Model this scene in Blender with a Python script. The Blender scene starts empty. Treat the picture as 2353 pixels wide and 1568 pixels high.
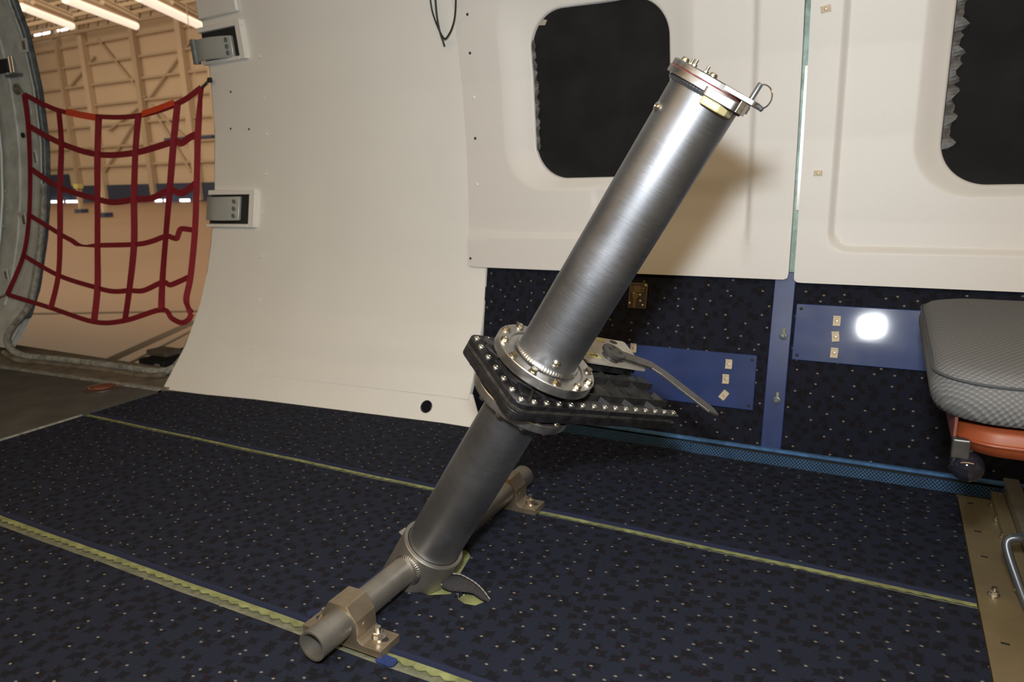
import bpy, bmesh, math, random
from mathutils import Vector as V, Matrix
random.seed(7)
S = bpy.context.scene
COL = S.collection
pi = math.pi

# ------------------------------------------------------------ camera, world, lights, exposure
IMW, IMH = 2353.0, 1568.0
YAW, PITCH, ROLL, FOC = 0.48812521, 0.2282653, -0.02591353, 0.69160192
CAM = V((0, 0, .73))
FWD = V((-math.sin(YAW)*math.cos(PITCH), math.cos(YAW)*math.cos(PITCH), -math.sin(PITCH)))
_r0 = V((math.cos(YAW), math.sin(YAW), 0)); _u0 = _r0.cross(FWD)
RGT = _r0*math.cos(ROLL) + _u0*math.sin(ROLL)
UPV = -_r0*math.sin(ROLL) + _u0*math.cos(ROLL)
cd = bpy.data.cameras.new('camera'); cam = bpy.data.objects.new('camera', cd); COL.objects.link(cam)
cd.sensor_width = 36; cd.sensor_fit = 'HORIZONTAL'; cd.lens = 36*FOC; cd.clip_start = .02; cd.clip_end = 900
m = Matrix.Identity(4)
for i in range(3):
    m[i][0], m[i][1], m[i][2], m[i][3] = RGT[i], UPV[i], -FWD[i], CAM[i]
cam.matrix_world = m
cd.dof.use_dof = True; cd.dof.focus_distance = 1.2; cd.dof.aperture_fstop = 7.0
S.camera = cam
S.view_settings.view_transform = 'Standard'; S.view_settings.look = 'None'
S.view_settings.gamma = 1; S.view_settings.use_curve_mapping = False; S.view_settings.exposure = 0.0
w = bpy.data.worlds.new('world'); S.world = w; w.use_nodes = True
w.node_tree.nodes['Background'].inputs[0].default_value = (.5, .42, .34, 1)
w.node_tree.nodes['Background'].inputs[1].default_value = .05

def area(name, loc, target, sx, sy, power, col, shape='RECTANGLE', spread=None):
    d = bpy.data.lights.new(name, 'AREA'); d.shape = shape; d.size = sx; d.size_y = sy; d.energy = power; d.color = col
    if spread: d.spread = spread
    o = bpy.data.objects.new(name, d); COL.objects.link(o); o.location = loc
    o.rotation_euler = (V(target)-V(loc)).to_track_quat('-Z', 'Y').to_euler()
    return o
area('camera_flash', (-.03, -.02, .92), (-.95, 1.5, .76), .09, .07, 22.5, (.95, 1, 1.03))
area('cabin_lamp_strip', (-.3, -.55, 2.02), (-.3, -.3, 0), 4.2, .35, 35, (1, .65, .28))
area('hangar_high_bay', (-110, 60, 27), (-110, 75, 0), 200, 110, 76000, (1, .78, .53))

# ------------------------------------------------------------ geometry helpers
def pix(px, py, X=None, Y=None, Z=None):
    d = RGT*((px-IMW/2)/IMW) - UPV*((py-IMH/2)/IMW) + FWD*FOC
    if Z is not None: t = (Z-CAM.z)/d.z
    elif Y is not None: t = (Y-CAM.y)/d.y
    else: t = (X-CAM.x)/d.x
    return CAM + d*t
def interp(tab, z):
    if z <= tab[0][0]:
        (a, b), (c, d) = tab[0], tab[1]
    elif z >= tab[-1][0]:
        (a, b), (c, d) = tab[-2], tab[-1]
    else:
        for k in range(len(tab)-1):
            if tab[k][0] <= z <= tab[k+1][0]:
                (a, b), (c, d) = tab[k], tab[k+1]; break
    return b + (d-b)*(z-a)/(c-a)
def surf(px, py, f, off=0.0):
    y = 1.9
    for _ in range(30):
        p = pix(px, py, Y=y); y = .5*y + .5*(f(p.x, p.z)+off)
    return pix(px, py, Y=y)
PT = [(-.1, 1.60), (0, 1.665), (.06, 1.71), (.136, 1.766), (.277, 1.836), (.505, 1.908), (.686, 1.951), (.93, 1.988), (1.17, 1.998), (1.4, 1.985), (1.7, 1.92), (2.1, 1.70)]
WT = [(.40, 1.892), (.6, 1.903), (.8, 1.905), (1.0, 1.893), (1.2, 1.862), (1.5, 1.78)]
def Pf(x, z):                                   # inner skin of the hull at the door
    f = min(1, max(0, (x+2.33)/1.17)); o = -.045 + .095*f
    k = f*min(1, max(0, (z-.2)/.3))
    return (interp(PT, z) + o*max(0, 1-max(z, 0)/.4))*(1-k) + (interp(WT, z)+.020)*k
CT = [(0, 1.826), (.1, 1.842), (.2, 1.858), (.3, 1.878), (.47, 1.920), (.6, 1.945)]
def Cf(x, z): return interp(CT, z)              # carpeted lower side wall
def Wf(x, z): return interp(WT, z)              # window panels

ORIG = {}
def link(o, parent=None):
    COL.objects.link(o)
    if parent is not None: o.parent = parent
    return o
def root_of(o):
    while o.parent is not None: o = o.parent
    return o
def tag(o, label=None, cat=None, group=None, kind=None):
    if label: o['label'] = label
    if cat: o['category'] = cat
    if group: o['group'] = group
    if kind: o['kind'] = kind
    return o
def thing(name, loc, label, cat, group=None, kind=None):
    o = bpy.data.objects.new(name, None); o.empty_display_size = .05; o.location = loc; link(o)
    return tag(o, label, cat, group, kind)

class MB:
    def __init__(s): s.v = []; s.f = []; s.sm = []
    def add(s, vs, fs, smooth=False):
        n = len(s.v); s.v += [V(p) for p in vs]
        for f in fs: s.f.append([n+i for i in f]); s.sm.append(smooth)
        return s
    def box(s, c, d, M=None):
        c = V(c); h = V(d)/2
        vs = [c+V((x*h.x, y*h.y, z*h.z)) for x in (-1, 1) for y in (-1, 1) for z in (-1, 1)]
        if M: vs = [M @ p for p in vs]
        return s.add(vs, [(0, 1, 3, 2), (4, 6, 7, 5), (0, 4, 5, 1), (2, 3, 7, 6), (0, 2, 6, 4), (1, 5, 7, 3)])
    def lathe(s, prof, o, ax, n=48, closed=False, smooth=True, ref=None, a0=0, a1=2*pi):
        """prof: (radius, height) pairs along axis ax from o"""
        o = V(o); ax = V(ax).normalized()
        r = V(ref) if ref else (V((1, 0, 0)) if abs(ax.x) < .8 else V((0, 1, 0)))
        b = ax.cross(r).normalized(); a = b.cross(ax)
        full = abs(a1-a0-2*pi) < 1e-6
        k = n if full else n+1
        vs = []
        for (rad, h) in prof:
            for i in range(k):
                t = a0+(a1-a0)*i/n
                vs.append(o+ax*h+(a*math.cos(t)+b*math.sin(t))*rad)
        fs = []; m = len(prof)
        for j in range(m if closed else m-1):
            j2 = (j+1) % m
            for i in range(n):
                i2 = (i+1) % k
                fs.append((j*k+i, j*k+i2, j2*k+i2, j2*k+i))
        return s.add(vs, fs, smooth)
    def cyl(s, p0, p1, r, n=24, r1=None, smooth=True):
        p0 = V(p0); p1 = V(p1); ax = p1-p0; L = ax.length
        r1 = r if r1 is None else r1
        return s.lathe([(0, 0), (r, 0), (r1, L), (0, L)], p0, ax, n, smooth=smooth)
    def prism(s, poly, M, h0, h1):
        """poly in local xy of matrix M, extruded along its z"""
        n = len(poly)
        vs = [M @ V((x, y, h0)) for x, y in poly]+[M @ V((x, y, h1)) for x, y in poly]
        fs = [tuple(range(n))[::-1], tuple(range(n, 2*n))]+[(i, (i+1) % n, n+(i+1) % n, n+i) for i in range(n)]
        return s.add(vs, fs)
    def sweep(s, pts, r, n=8, smooth=True, caps=True):
        pts = [V(p) for p in pts]; rings = []
        up = None
        for i, p in enumerate(pts):
            t = (pts[min(i+1, len(pts)-1)]-pts[max(i-1, 0)]).normalized()
            if up is None: up = V((0, 0, 1)) if abs(t.z) < .9 else V((1, 0, 0))
            b = t.cross(up).normalized(); up = b.cross(t)
            rr = r[i] if isinstance(r, (list, tuple)) else r
            rings.append([p+(b*math.cos(2*pi*k/n)+up*math.sin(2*pi*k/n))*rr for k in range(n)])
        vs = [q for R in rings for q in R]; fs = []
        for i in range(len(pts)-1):
            for k in range(n): fs.append((i*n+k, i*n+(k+1) % n, (i+1)*n+(k+1) % n, (i+1)*n+k))
        if caps: fs += [tuple(range(n))[::-1], tuple(range((len(pts)-1)*n, len(pts)*n))]
        return s.add(vs, fs, smooth)
    def ribbon(s, pts, wid, nrm, th=.0015):
        """flat strap: pts centre line, wid half-width vectors per point, nrm thickness direction per point"""
        vs = []
        for p, wv, nv in zip(pts, wid, nrm):
            p = V(p); nv = V(nv)*th
            vs += [p-wv-nv, p+wv-nv, p+wv+nv, p-wv+nv]
        fs = []
        for i in range(len(pts)-1):
            for k in range(4): fs.append((i*4+k, i*4+(k+1) % 4, i*4+4+(k+1) % 4, i*4+4+k))
        fs += [(3, 2, 1, 0), tuple(range(len(pts)*4-4, len(pts)*4))]
        return s.add(vs, fs)
    def sheet(s, f, u0, u1, v0, v1, nu, nv, th):
        """slab of thickness th in -normal(+y): f(u,v)->point"""
        front = [f(u0+(u1-u0)*i/nu, v0+(v1-v0)*j/nv) for j in range(nv+1) for i in range(nu+1)]
        back = [p+V((0, th, 0)) for p in front]; N = len(front); k = nu+1
        fs = []
        for j in range(nv):
            for i in range(nu):
                a = j*k+i; fs.append((a, a+1, a+k+1, a+k)); fs.append((N+a, N+a+k, N+a+k+1, N+a+1))
        for i in range(nu):
            fs.append((i, N+i, N+i+1, i+1)); a = nv*k+i; fs.append((a, a+1, N+a+1, N+a))
        for j in range(nv):
            a = j*k; fs.append((a, a+k, N+a+k, N+a)); a = j*k+nu; fs.append((a, N+a, N+a+k, a+k))
        return s.add(front+back, fs, True)
    def mesh(s, name, org=V((0, 0, 0)), angle=35):
        me = bpy.data.meshes.new(name)
        me.from_pydata([tuple(p-org) for p in s.v], [], s.f)
        for p, f in zip(me.polygons, s.sm): p.use_smooth = f
        bm = bmesh.new(); bm.from_mesh(me); bmesh.ops.recalc_face_normals(bm, faces=bm.faces); bm.to_mesh(me); bm.free()
        if any(s.sm): me.set_sharp_from_angle(angle=math.radians(angle))
        return me
    def build(s, name, mat, parent=None, bevel=0, angle=35, seg=2):
        org = V((0, 0, 0))
        if parent is not None: org = V(root_of(parent).location)
        me = s.mesh(name, org, angle); me.materials.append(mat)
        o = bpy.data.objects.new(name, me); link(o, parent)
        if bevel:
            b = o.modifiers.new('bevel', 'BEVEL'); b.width = bevel; b.segments = seg; b.limit_method = 'ANGLE'; b.angle_limit = math.radians(40)
        return o
def frame(o, x, z):
    z = V(z).normalized(); x = V(x); x = (x-z*x.dot(z)).normalized(); y = z.cross(x)
    M = Matrix.Identity(4)
    for i in range(3): M[i][0], M[i][1], M[i][2], M[i][3] = x[i], y[i], z[i], o[i]
    return M
def inst(name, me, parent, M):
    o = bpy.data.objects.new(name, me); link(o, parent)
    o.matrix_basis = Matrix.Translation(-V(root_of(parent).location)) @ M
    return o
def rrect(x0, x1, y0, y1, r, n=6):
    out = []
    for cx, cy, a in ((x1-r, y1-r, 0), (x0+r, y1-r, 90), (x0+r, y0+r, 180), (x1-r, y0+r, 270)):
        for k in range(n+1):
            t = math.radians(a+90*k/n); out.append((cx+r*math.cos(t), cy+r*math.sin(t)))
    return out
def spline(pts, n=6):
    pts = [V(p) for p in pts]; out = []
    for i in range(len(pts)-1):
        p0 = pts[max(i-1, 0)]; p1 = pts[i]; p2 = pts[i+1]; p3 = pts[min(i+2, len(pts)-1)]
        for k in range(n):
            t = k/n
            out.append(.5*((2*p1)+(p2-p0)*t+(2*p0-5*p1+4*p2-p3)*t*t+(3*p1-p0-3*p2+p3)*t**3))
    return out+[pts[-1]]

# ------------------------------------------------------------ materials
def mat(name, col, rough=.5, metal=0, spec=.5, var=0, vscale=8, bump=0, bscale=60, stretch=None, rvar=0, emit=None):
    m = bpy.data.materials.new(name); m.use_nodes = True; nt = m.node_tree; N = nt.nodes; L = nt.links
    b = N['Principled BSDF']; c = (*col, 1)
    b.inputs['Base Color'].default_value = c; b.inputs['Roughness'].default_value = rough
    b.inputs['Metallic'].default_value = metal; b.inputs['Specular IOR Level'].default_value = spec
    if var or bump or rvar:
        tc = N.new('ShaderNodeTexCoord'); mp = N.new('ShaderNodeMapping'); L.new(tc.outputs['Object'], mp.inputs[0])
        if stretch: mp.inputs['Scale'].default_value = stretch
    if var or rvar:
        n = N.new('ShaderNodeTexNoise'); n.inputs['Scale'].default_value = vscale; n.inputs['Detail'].default_value = 6; L.new(mp.outputs[0], n.inputs['Vector'])
    if var:
        r = N.new('ShaderNodeMapRange'); r.inputs[1].default_value = .3; r.inputs[2].default_value = .7; r.inputs[3].default_value = 1-var; r.inputs[4].default_value = 1+var
        L.new(n.outputs['Fac'], r.inputs[0])
        x = N.new('ShaderNodeVectorMath'); x.operation = 'SCALE'; x.inputs[0].default_value = col; L.new(r.outputs[0], x.inputs['Scale']); L.new(x.outputs[0], b.inputs['Base Color'])
    if rvar:
        r = N.new('ShaderNodeMapRange'); r.inputs[1].default_value = .3; r.inputs[2].default_value = .7; r.inputs[3].default_value = rough-rvar; r.inputs[4].default_value = rough+rvar
        L.new(n.outputs['Fac'], r.inputs[0]); L.new(r.outputs[0], b.inputs['Roughness'])
    if bump:
        n2 = N.new('ShaderNodeTexNoise'); n2.inputs['Scale'].default_value = bscale; n2.inputs['Detail'].default_value = 4; L.new(mp.outputs[0], n2.inputs['Vector'])
        bp = N.new('ShaderNodeBump'); bp.inputs['Strength'].default_value = bump; bp.inputs['Distance'].default_value = .002
        L.new(n2.outputs['Fac'], bp.inputs['Height']); L.new(bp.outputs[0], b.inputs['Normal'])
    if emit:
        b.inputs['Emission Color'].default_value = (*col, 1); b.inputs['Emission Strength'].default_value = emit
    return m
def mathn(nt, op, a, b=None, clamp=False):
    n = nt.nodes.new('ShaderNodeMath'); n.operation = op; n.use_clamp = clamp
    for i, x in enumerate((a, b)):
        if x is None: continue
        if isinstance(x, (int, float)): n.inputs[i].default_value = x
        else: nt.links.new(x, n.inputs[i])
    return n.outputs[0]
def mixc(nt, fac, a, b):
    n = nt.nodes.new('ShaderNodeMix'); n.data_type = 'RGBA'
    nt.links.new(fac, n.inputs[0])
    for i, x in ((6, a), (7, b)):
        if isinstance(x, tuple): n.inputs[i].default_value = (*x, 1)
        else: nt.links.new(x, n.inputs[i])
    return n.outputs[2]
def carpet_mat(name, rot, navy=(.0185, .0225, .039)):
    m = bpy.data.materials.new(name); m.use_nodes = True; nt = m.node_tree; N = nt.nodes; L = nt.links
    b = N['Principled BSDF']; b.inputs['Roughness'].default_value = .95; b.inputs['Specular IOR Level'].default_value = .15
    tc = N.new('ShaderNodeTexCoord'); mp = N.new('ShaderNodeMapping'); mp.inputs['Rotation'].default_value = rot
    L.new(tc.outputs['Object'], mp.inputs[0])
    # flatten to two dimensions
    sx = N.new('ShaderNodeSeparateXYZ'); L.new(mp.outputs[0], sx.inputs[0])
    cb = N.new('ShaderNodeCombineXYZ'); L.new(sx.outputs[0], cb.inputs[0]); L.new(sx.outputs[1], cb.inputs[1])
    def vor(scale, rnd, metric, off, rz=0, ex=.5):
        q = N.new('ShaderNodeMapping'); q.inputs['Location'].default_value = (*off, 0); q.inputs['Rotation'].default_value = (0, 0, rz)
        L.new(cb.outputs[0], q.inputs[0])
        v = N.new('ShaderNodeTexVoronoi'); v.voronoi_dimensions = '2D'; v.distance = metric; v.inputs['Scale'].default_value = scale; v.inputs['Randomness'].default_value = rnd
        if metric == 'MINKOWSKI': v.inputs['Exponent'].default_value = ex
        L.new(q.outputs[0], v.inputs['Vector']); return v
    nz = N.new('ShaderNodeTexNoise'); nz.inputs['Scale'].default_value = 190; L.new(cb.outputs[0], nz.inputs['Vector'])
    st = vor(36, .8, 'MINKOWSKI', (0, 0), .6, .7)
    d = mathn(nt, 'ADD', st.outputs['Distance'], mathn(nt, 'MULTIPLY', mathn(nt, 'SUBTRACT', nz.outputs['Fac'], .5), .9))
    blk = mathn(nt, 'LESS_THAN', d, .50)
    w = N.new('ShaderNodeTexWave'); w.inputs['Scale'].default_value = 150; w.inputs['Distortion'].default_value = 1.2; w.inputs['Detail'].default_value = 1
    q = N.new('ShaderNodeMapping'); q.inputs['Rotation'].default_value = (0, 0, .5); L.new(cb.outputs[0], q.inputs[0]); L.new(q.outputs[0], w.inputs['Vector'])
    base = mixc(nt, mathn(nt, 'MULTIPLY', w.outputs['Fac'], .5), navy, tuple(c*1.35 for c in navy))
    c1 = mixc(nt, mathn(nt, 'MULTIPLY', blk, .75), base, (.0105, .0098, .0105))
    def dots(c, scale, rnd, rad, colr, off, keep, asp):
        q = N.new('ShaderNodeMapping'); q.inputs['Location'].default_value = (*off, 0); q.inputs['Scale'].default_value = (asp, 1, 1); L.new(cb.outputs[0], q.inputs[0])
        v = N.new('ShaderNodeTexVoronoi'); v.voronoi_dimensions = '2D'; v.inputs['Scale'].default_value = scale; v.inputs['Randomness'].default_value = rnd
        L.new(q.outputs[0], v.inputs['Vector'])
        s2 = N.new('ShaderNodeSeparateColor'); L.new(v.outputs['Color'], s2.inputs[0])
        f = mathn(nt, 'MULTIPLY', mathn(nt, 'LESS_THAN', v.outputs['Distance'], rad), mathn(nt, 'LESS_THAN', s2.outputs[0], keep))
        return mixc(nt, f, c, colr)
    c2 = dots(c1, 31, .8, .066, (.215, .193, .155), (.3, .1), .78, .72)
    c3 = dots(c2, 34, .95, .040, (.13, .010, .013), (.7, .4), .5, .9)
    L.new(c3, b.inputs['Base Color'])
    bp = N.new('ShaderNodeBump'); bp.inputs['Strength'].default_value = .5; bp.inputs['Distance'].default_value = .0015
    L.new(mathn(nt, 'ADD', w.outputs['Fac'], nz.outputs['Fac']), bp.inputs['Height']); L.new(bp.outputs[0], b.inputs['Normal'])
    return m
def brushed(name, col, rough, ax, scr=.14):
    """aluminium with fine scratches running round the axis"""
    m = mat(name, col, rough, 1); nt = m.node_tree; N = nt.nodes; L = nt.links; b = N['Principled BSDF']
    tc = N.new('ShaderNodeTexCoord'); dp = N.new('ShaderNodeVectorMath'); dp.operation = 'DOT_PRODUCT'; dp.inputs[1].default_value = ax
    L.new(tc.outputs['Object'], dp.inputs[0])
    # stretched noise: high frequency along the axis, low around it
    sc = N.new('ShaderNodeVectorMath'); sc.operation = 'SCALE'; sc.inputs[0].default_value = ax; L.new(mathn(nt, 'MULTIPLY', dp.outputs['Value'], 14), sc.inputs['Scale'])
    ad = N.new('ShaderNodeVectorMath'); ad.operation = 'ADD'; L.new(tc.outputs['Object'], ad.inputs[0]); L.new(sc.outputs[0], ad.inputs[1])
    n = N.new('ShaderNodeTexNoise'); n.inputs['Scale'].default_value = 26; n.inputs['Detail'].default_value = 8; n.inputs['Roughness'].default_value = .7; L.new(ad.outputs[0], n.inputs['Vector'])
    n2 = N.new('ShaderNodeTexNoise'); n2.inputs['Scale'].default_value = 9; n2.inputs['Detail'].default_value = 5; L.new(tc.outputs['Object'], n2.inputs['Vector'])
    # sparse bright scratches
    n3 = N.new('ShaderNodeTexNoise'); n3.inputs['Scale'].default_value = 60; n3.inputs['Detail'].default_value = 3; L.new(ad.outputs[0], n3.inputs['Vector'])
    s1 = mathn(nt, 'MULTIPLY', mathn(nt, 'GREATER_THAN', n3.outputs['Fac'], .68), mathn(nt, 'GREATER_THAN', n2.outputs['Fac'], .52))
    r = N.new('ShaderNodeMapRange'); r.inputs[1].default_value = .25; r.inputs[2].default_value = .75; r.inputs[3].default_value = rough-.08; r.inputs[4].default_value = rough+.10
    L.new(mathn(nt, 'ADD', mathn(nt, 'MULTIPLY', n.outputs['Fac'], .5), mathn(nt, 'MULTIPLY', n2.outputs['Fac'], .5)), r.inputs[0])
    L.new(r.outputs[0], b.inputs['Roughness'])
    g = N.new('ShaderNodeMapRange'); g.inputs[1].default_value = .3; g.inputs[2].default_value = .7; g.inputs[3].default_value = .82; g.inputs[4].default_value = 1.12
    L.new(n2.outputs['Fac'], g.inputs[0])
    x = N.new('ShaderNodeVectorMath'); x.operation = 'SCALE'; x.inputs[0].default_value = col; L.new(g.outputs[0], x.inputs['Scale'])
    L.new(mixc(nt, mathn(nt, 'MULTIPLY', s1, .6), x.outputs[0], tuple(min(1, c*1.7) for c in col)), b.inputs['Base Color'])
    bp = N.new('ShaderNodeBump'); bp.inputs['Strength'].default_value = scr; bp.inputs['Distance'].default_value = .0006
    L.new(mathn(nt, 'ADD', n.outputs['Fac'], mathn(nt, 'MULTIPLY', s1, .5)), bp.inputs['Height']); L.new(bp.outputs[0], b.inputs['Normal'])
    return m
def perforated_mat():
    m = mat('perforated_blue', (.10, .19, .30), .6, 0, .15); nt = m.node_tree; N = nt.nodes; L = nt.links; b = N['Principled BSDF']
    tc = N.new('ShaderNodeTexCoord'); sx = N.new('ShaderNodeSeparateXYZ'); L.new(tc.outputs['Object'], sx.inputs[0])
    cb = N.new('ShaderNodeCombineXYZ'); L.new(sx.outputs[0], cb.inputs[0]); L.new(sx.outputs[2], cb.inputs[1])
    mp = N.new('ShaderNodeMapping'); mp.inputs['Rotation'].default_value = (0, 0, pi/4); L.new(cb.outputs[0], mp.inputs[0])
    v = N.new('ShaderNodeTexVoronoi'); v.voronoi_dimensions = '2D'; v.inputs['Scale'].default_value = 170; v.inputs['Randomness'].default_value = 0; L.new(mp.outputs[0], v.inputs['Vector'])
    f = mathn(nt, 'LESS_THAN', v.outputs['Distance'], .36)
    n = N.new('ShaderNodeTexNoise'); n.inputs['Scale'].default_value = 30; L.new(tc.outputs['Object'], n.inputs['Vector'])
    L.new(mixc(nt, f, mixc(nt, n.outputs['Fac'], (.018, .055, .13), (.045, .13, .26)), (.006, .008, .012)), b.inputs['Base Color'])
    return m
def weave_mat():
    m = mat('seat_fabric', (.22, .22, .21), .9, 0, .2); nt = m.node_tree; N = nt.nodes; L = nt.links; b = N['Principled BSDF']
    tc = N.new('ShaderNodeTexCoord'); mp = N.new('ShaderNodeMapping'); mp.inputs['Rotation'].default_value = (0, .0, .0); L.new(tc.outputs['Object'], mp.inputs[0])
    sx = N.new('ShaderNodeSeparateXYZ'); L.new(mp.outputs[0], sx.inputs[0])
    def w(sock, k, ph=0): return mathn(nt, 'SINE', mathn(nt, 'ADD', mathn(nt, 'MULTIPLY', sock, k), ph))
    a = w(mathn(nt, 'ADD', sx.outputs[0], mathn(nt, 'MULTIPLY', sx.outputs[1], .3)), 2*pi/.0085); c = w(mathn(nt, 'ADD', sx.outputs[2], mathn(nt, 'MULTIPLY', sx.outputs[1], .8)), 2*pi/.008)
    h = mathn(nt, 'MULTIPLY', a, c)
    r = N.new('ShaderNodeMapRange'); r.inputs[1].default_value = -1; r.inputs[2].default_value = 1; L.new(h, r.inputs[0])
    f0 = mixc(nt, r.outputs[0], (.105, .108, .112), (.165, .162, .155)); L.new(mixc(nt, mathn(nt, 'GREATER_THAN', h, .88), f0, (.25, .25, .245)), b.inputs['Base Color'])
    bp = N.new('ShaderNodeBump'); bp.inputs['Strength'].default_value = .45; bp.inputs['Distance'].default_value = .0015; L.new(h, bp.inputs['Height']); L.new(bp.outputs[0], b.inputs['Normal'])
    return m

AX = V((.6097, .0377, 1.)).normalized()
M = {}
M['white'] = mat('lining_white', (.86, .86, .825), .42, var=.025, vscale=3, bump=.12, bscale=350)
M['panel'] = mat('panel_cream', (.75, .735, .705), .45, var=.015, vscale=3, bump=.10, bscale=500)
M['carpet'] = carpet_mat('carpet_speckled', (0, 0, 0))
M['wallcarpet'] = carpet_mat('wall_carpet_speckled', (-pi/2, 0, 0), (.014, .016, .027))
M['binding'] = mat('carpet_binding', (.010, .015, .045), .9, bump=.4, bscale=300)
M['primer'] = mat('primer_green', (.25, .27, .115), .6, var=.35, vscale=40, bump=.2)
M['track'] = mat('track_metal', (.30, .31, .22), .5, .5, var=.3, vscale=60)
M['alu'] = brushed('scratched_aluminium', (.31, .32, .345), .46, tuple(AX))
M['alu_dark'] = brushed('dull_aluminium', (.31, .315, .33), .48, tuple(AX))
M['machined'] = mat('machined_aluminium', (.55, .54, .52), .42, 1, var=.12, vscale=40, rvar=.08)
M['cap'] = mat('cap_aluminium', (.38, .37, .355), .50, 1, var=.25, vscale=55, rvar=.12)
M['grey_tube'] = mat('cast_grey_tube', (.36, .34, .30), .48, .85, var=.12, vscale=30, bump=.12, bscale=200)
M['bronze'] = mat('bronze_anodised', (.38, .31, .22), .42, .8, var=.12, vscale=50)
M['steel'] = mat('bolt_steel', (.62, .60, .56), .25, 1)
M['gold'] = mat('cad_plated', (.46, .41, .32), .36, 1, var=.2, vscale=200)
M['black'] = mat('black_anodised', (.013, .012, .013), .38, .0, .6, var=.5, vscale=60, rvar=.12)
M['dust'] = mat('dusty_black', (.017, .016, .015), .6, 0, .4, var=.6, vscale=45)
M['floorpan'] = mat('dusty_pan', (.035, .032, .028), .65, 0, .4, var=.7, vscale=50)
M['grey_plate'] = mat('warm_grey_plate', (.44, .40, .33), .5, .3, var=.1, vscale=60)
M['lever'] = mat('lever_steel', (.10, .095, .09), .38, .7, var=.2, vscale=60)
M['yellow'] = mat('yellow_tape', (.55, .48, .16), .5, var=.1)
M['ink'] = mat('black_ink', (.01, .01, .01), .6)
M['red'] = mat('red_gasket', (.28, .015, .025), .6)
M['ivory'] = mat('amber_nylon', (.55, .47, .24), .4, var=.1)
M['bluepanel'] = mat('blue_gloss', (.016, .037, .145), .45, 0, .3, var=.15, vscale=12, rvar=.06)
_b = M['bluepanel'].node_tree.nodes['Principled BSDF']; _b.inputs['Coat Weight'].default_value = .6; _b.inputs['Coat Roughness'].default_value = .06
M['bluestrip'] = mat('blue_strip', (.020, .040, .15), .42, 0, .5, var=.2, vscale=30)
M['perf'] = perforated_mat()
M['lip'] = mat('pale_blue_lip', (.06, .16, .34), .55, var=.35, vscale=60)
M['cream'] = mat('tie_mount_nylon', (.62, .52, .36), .5, var=.08, vscale=100)
M['cloth'] = mat('black_cloth', (.012, .012, .0125), .85, 0, .25, var=.35, vscale=9, bump=.6, bscale=40)
M['edge'] = mat('torn_tape', (.085, .082, .08), .5, var=.5, vscale=90)
M['net'] = mat('red_webbing', (.24, .008, .018), .8, var=.12, vscale=60)
M['nettape'] = mat('orange_tape', (.75, .075, .02), .6)  # orange retroreflective tape on the top net strap
M['grey'] = mat('frame_grey', (.60, .66, .66), .42, .0, var=.18, vscale=14, bump=.1)
M['greydark'] = mat('frame_dark_grey', (.14, .165, .18), .4, .1, var=.4, vscale=30)  # darker blue-grey of the jamb edge, hinge barrels and small fittings
M['seal'] = mat('rubber_seal', (.30, .31, .29), .55, .0, var=.45, vscale=50, bump=.4, bscale=120)
M['sill'] = mat('sill_metal', (.20, .175, .135), .5, .1, var=.35, vscale=18)
M['deck'] = mat('deck_nonslip', (.085, .083, .075), .85, var=.25, vscale=10, bump=.6, bscale=500)
M['hinge'] = mat('hinge_grey', (.47, .50, .48), .35, .3, var=.06)
M['dark'] = mat('dark_recess', (.02, .02, .02), .7)
M['plate'] = mat('tan_metal', (.30, .235, .13), .45, .5, var=.2, vscale=9)
M['plate2'] = mat('grey_tan_metal', (.27, .24, .18), .45, .5, var=.2, vscale=12)
M['fabric'] = weave_mat()
M['orange'] = mat('orange_leatherette', (.20, .042, .013), .40, 0, .5, var=.1)
M['knob'] = mat('black_knob', (.010, .010, .016), .08, 0, .6)
M['tubegrey'] = mat('seat_tube_grey', (.13, .14, .15), .35, .6)
M['wire'] = mat('black_wire', (.012, .014, .013), .5)
M['gap'] = mat('structure_green', (.32, .44, .38), .5, .2, var=.35, vscale=40)
M['hwall'] = mat('hangar_sheeting', (.62, .50, .38), .8, var=.04)
M['hsteel'] = mat('hangar_steel', (.50, .395, .29), .7)
M['hdado'] = mat('hangar_blue', (.040, .052, .105), .7)
M['hfloor'] = mat('hangar_floor', (.27, .17, .11), .34, var=.06, vscale=.1)
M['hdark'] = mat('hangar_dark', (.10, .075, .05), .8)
M['hlamp'] = mat('hangar_lamp', (1, .86, .70), .5, emit=.8)
M['day'] = mat('daylight_slot', (1, .97, .95), .5, emit=3)
M['vlabel'] = mat('placard_black', (.012, .011, .010), .4)
M['vgold'] = mat('placard_gold', (.13, .085, .03), .45, .3)

# ------------------------------------------------------------ shared small meshes (local z = axis)
def hexbolt(r, h, wash=1.25, stud=0):
    b = MB()
    b.lathe([(0, 0), (r*wash, 0), (r*wash, h*.25), (0, h*.25)], (0, 0, 0), (0, 0, 1), 16)
    b.lathe([(0, h*.25), (r, h*.25), (r, h*.9), (r*.85, h), (r*.5, h), (r*.45, h*.85), (0, h*.85)], (0, 0, 0), (0, 0, 1), 6, smooth=False)
    if stud: b.lathe([(0, h*.85), (r*.58, h*.85), (r*.58, h+stud), (0, h+stud)], (0, 0, 0), (0, 0, 1), 10)
    return b
def panhead(r, h):
    b = MB()
    b.lathe([(0, 0), (r, 0), (r, h*.4), (r*.8, h*.85), (r*.4, h), (r*.3, h*.7), (0, h*.7)], (0, 0, 0), (0, 0, 1), 12)
    return b
def shared(b, name, mt):
    me = b.mesh(name); me.materials.append(mt); return me
ME_HEX = shared(hexbolt(.0062, .0066), 'hex_bolt', M['gold'])
ME_PAN = shared(panhead(.0056, .0032), 'pan_screw', mat('dull_screw', (.50, .47, .42), .45, 1, var=.2, vscale=200))
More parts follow.
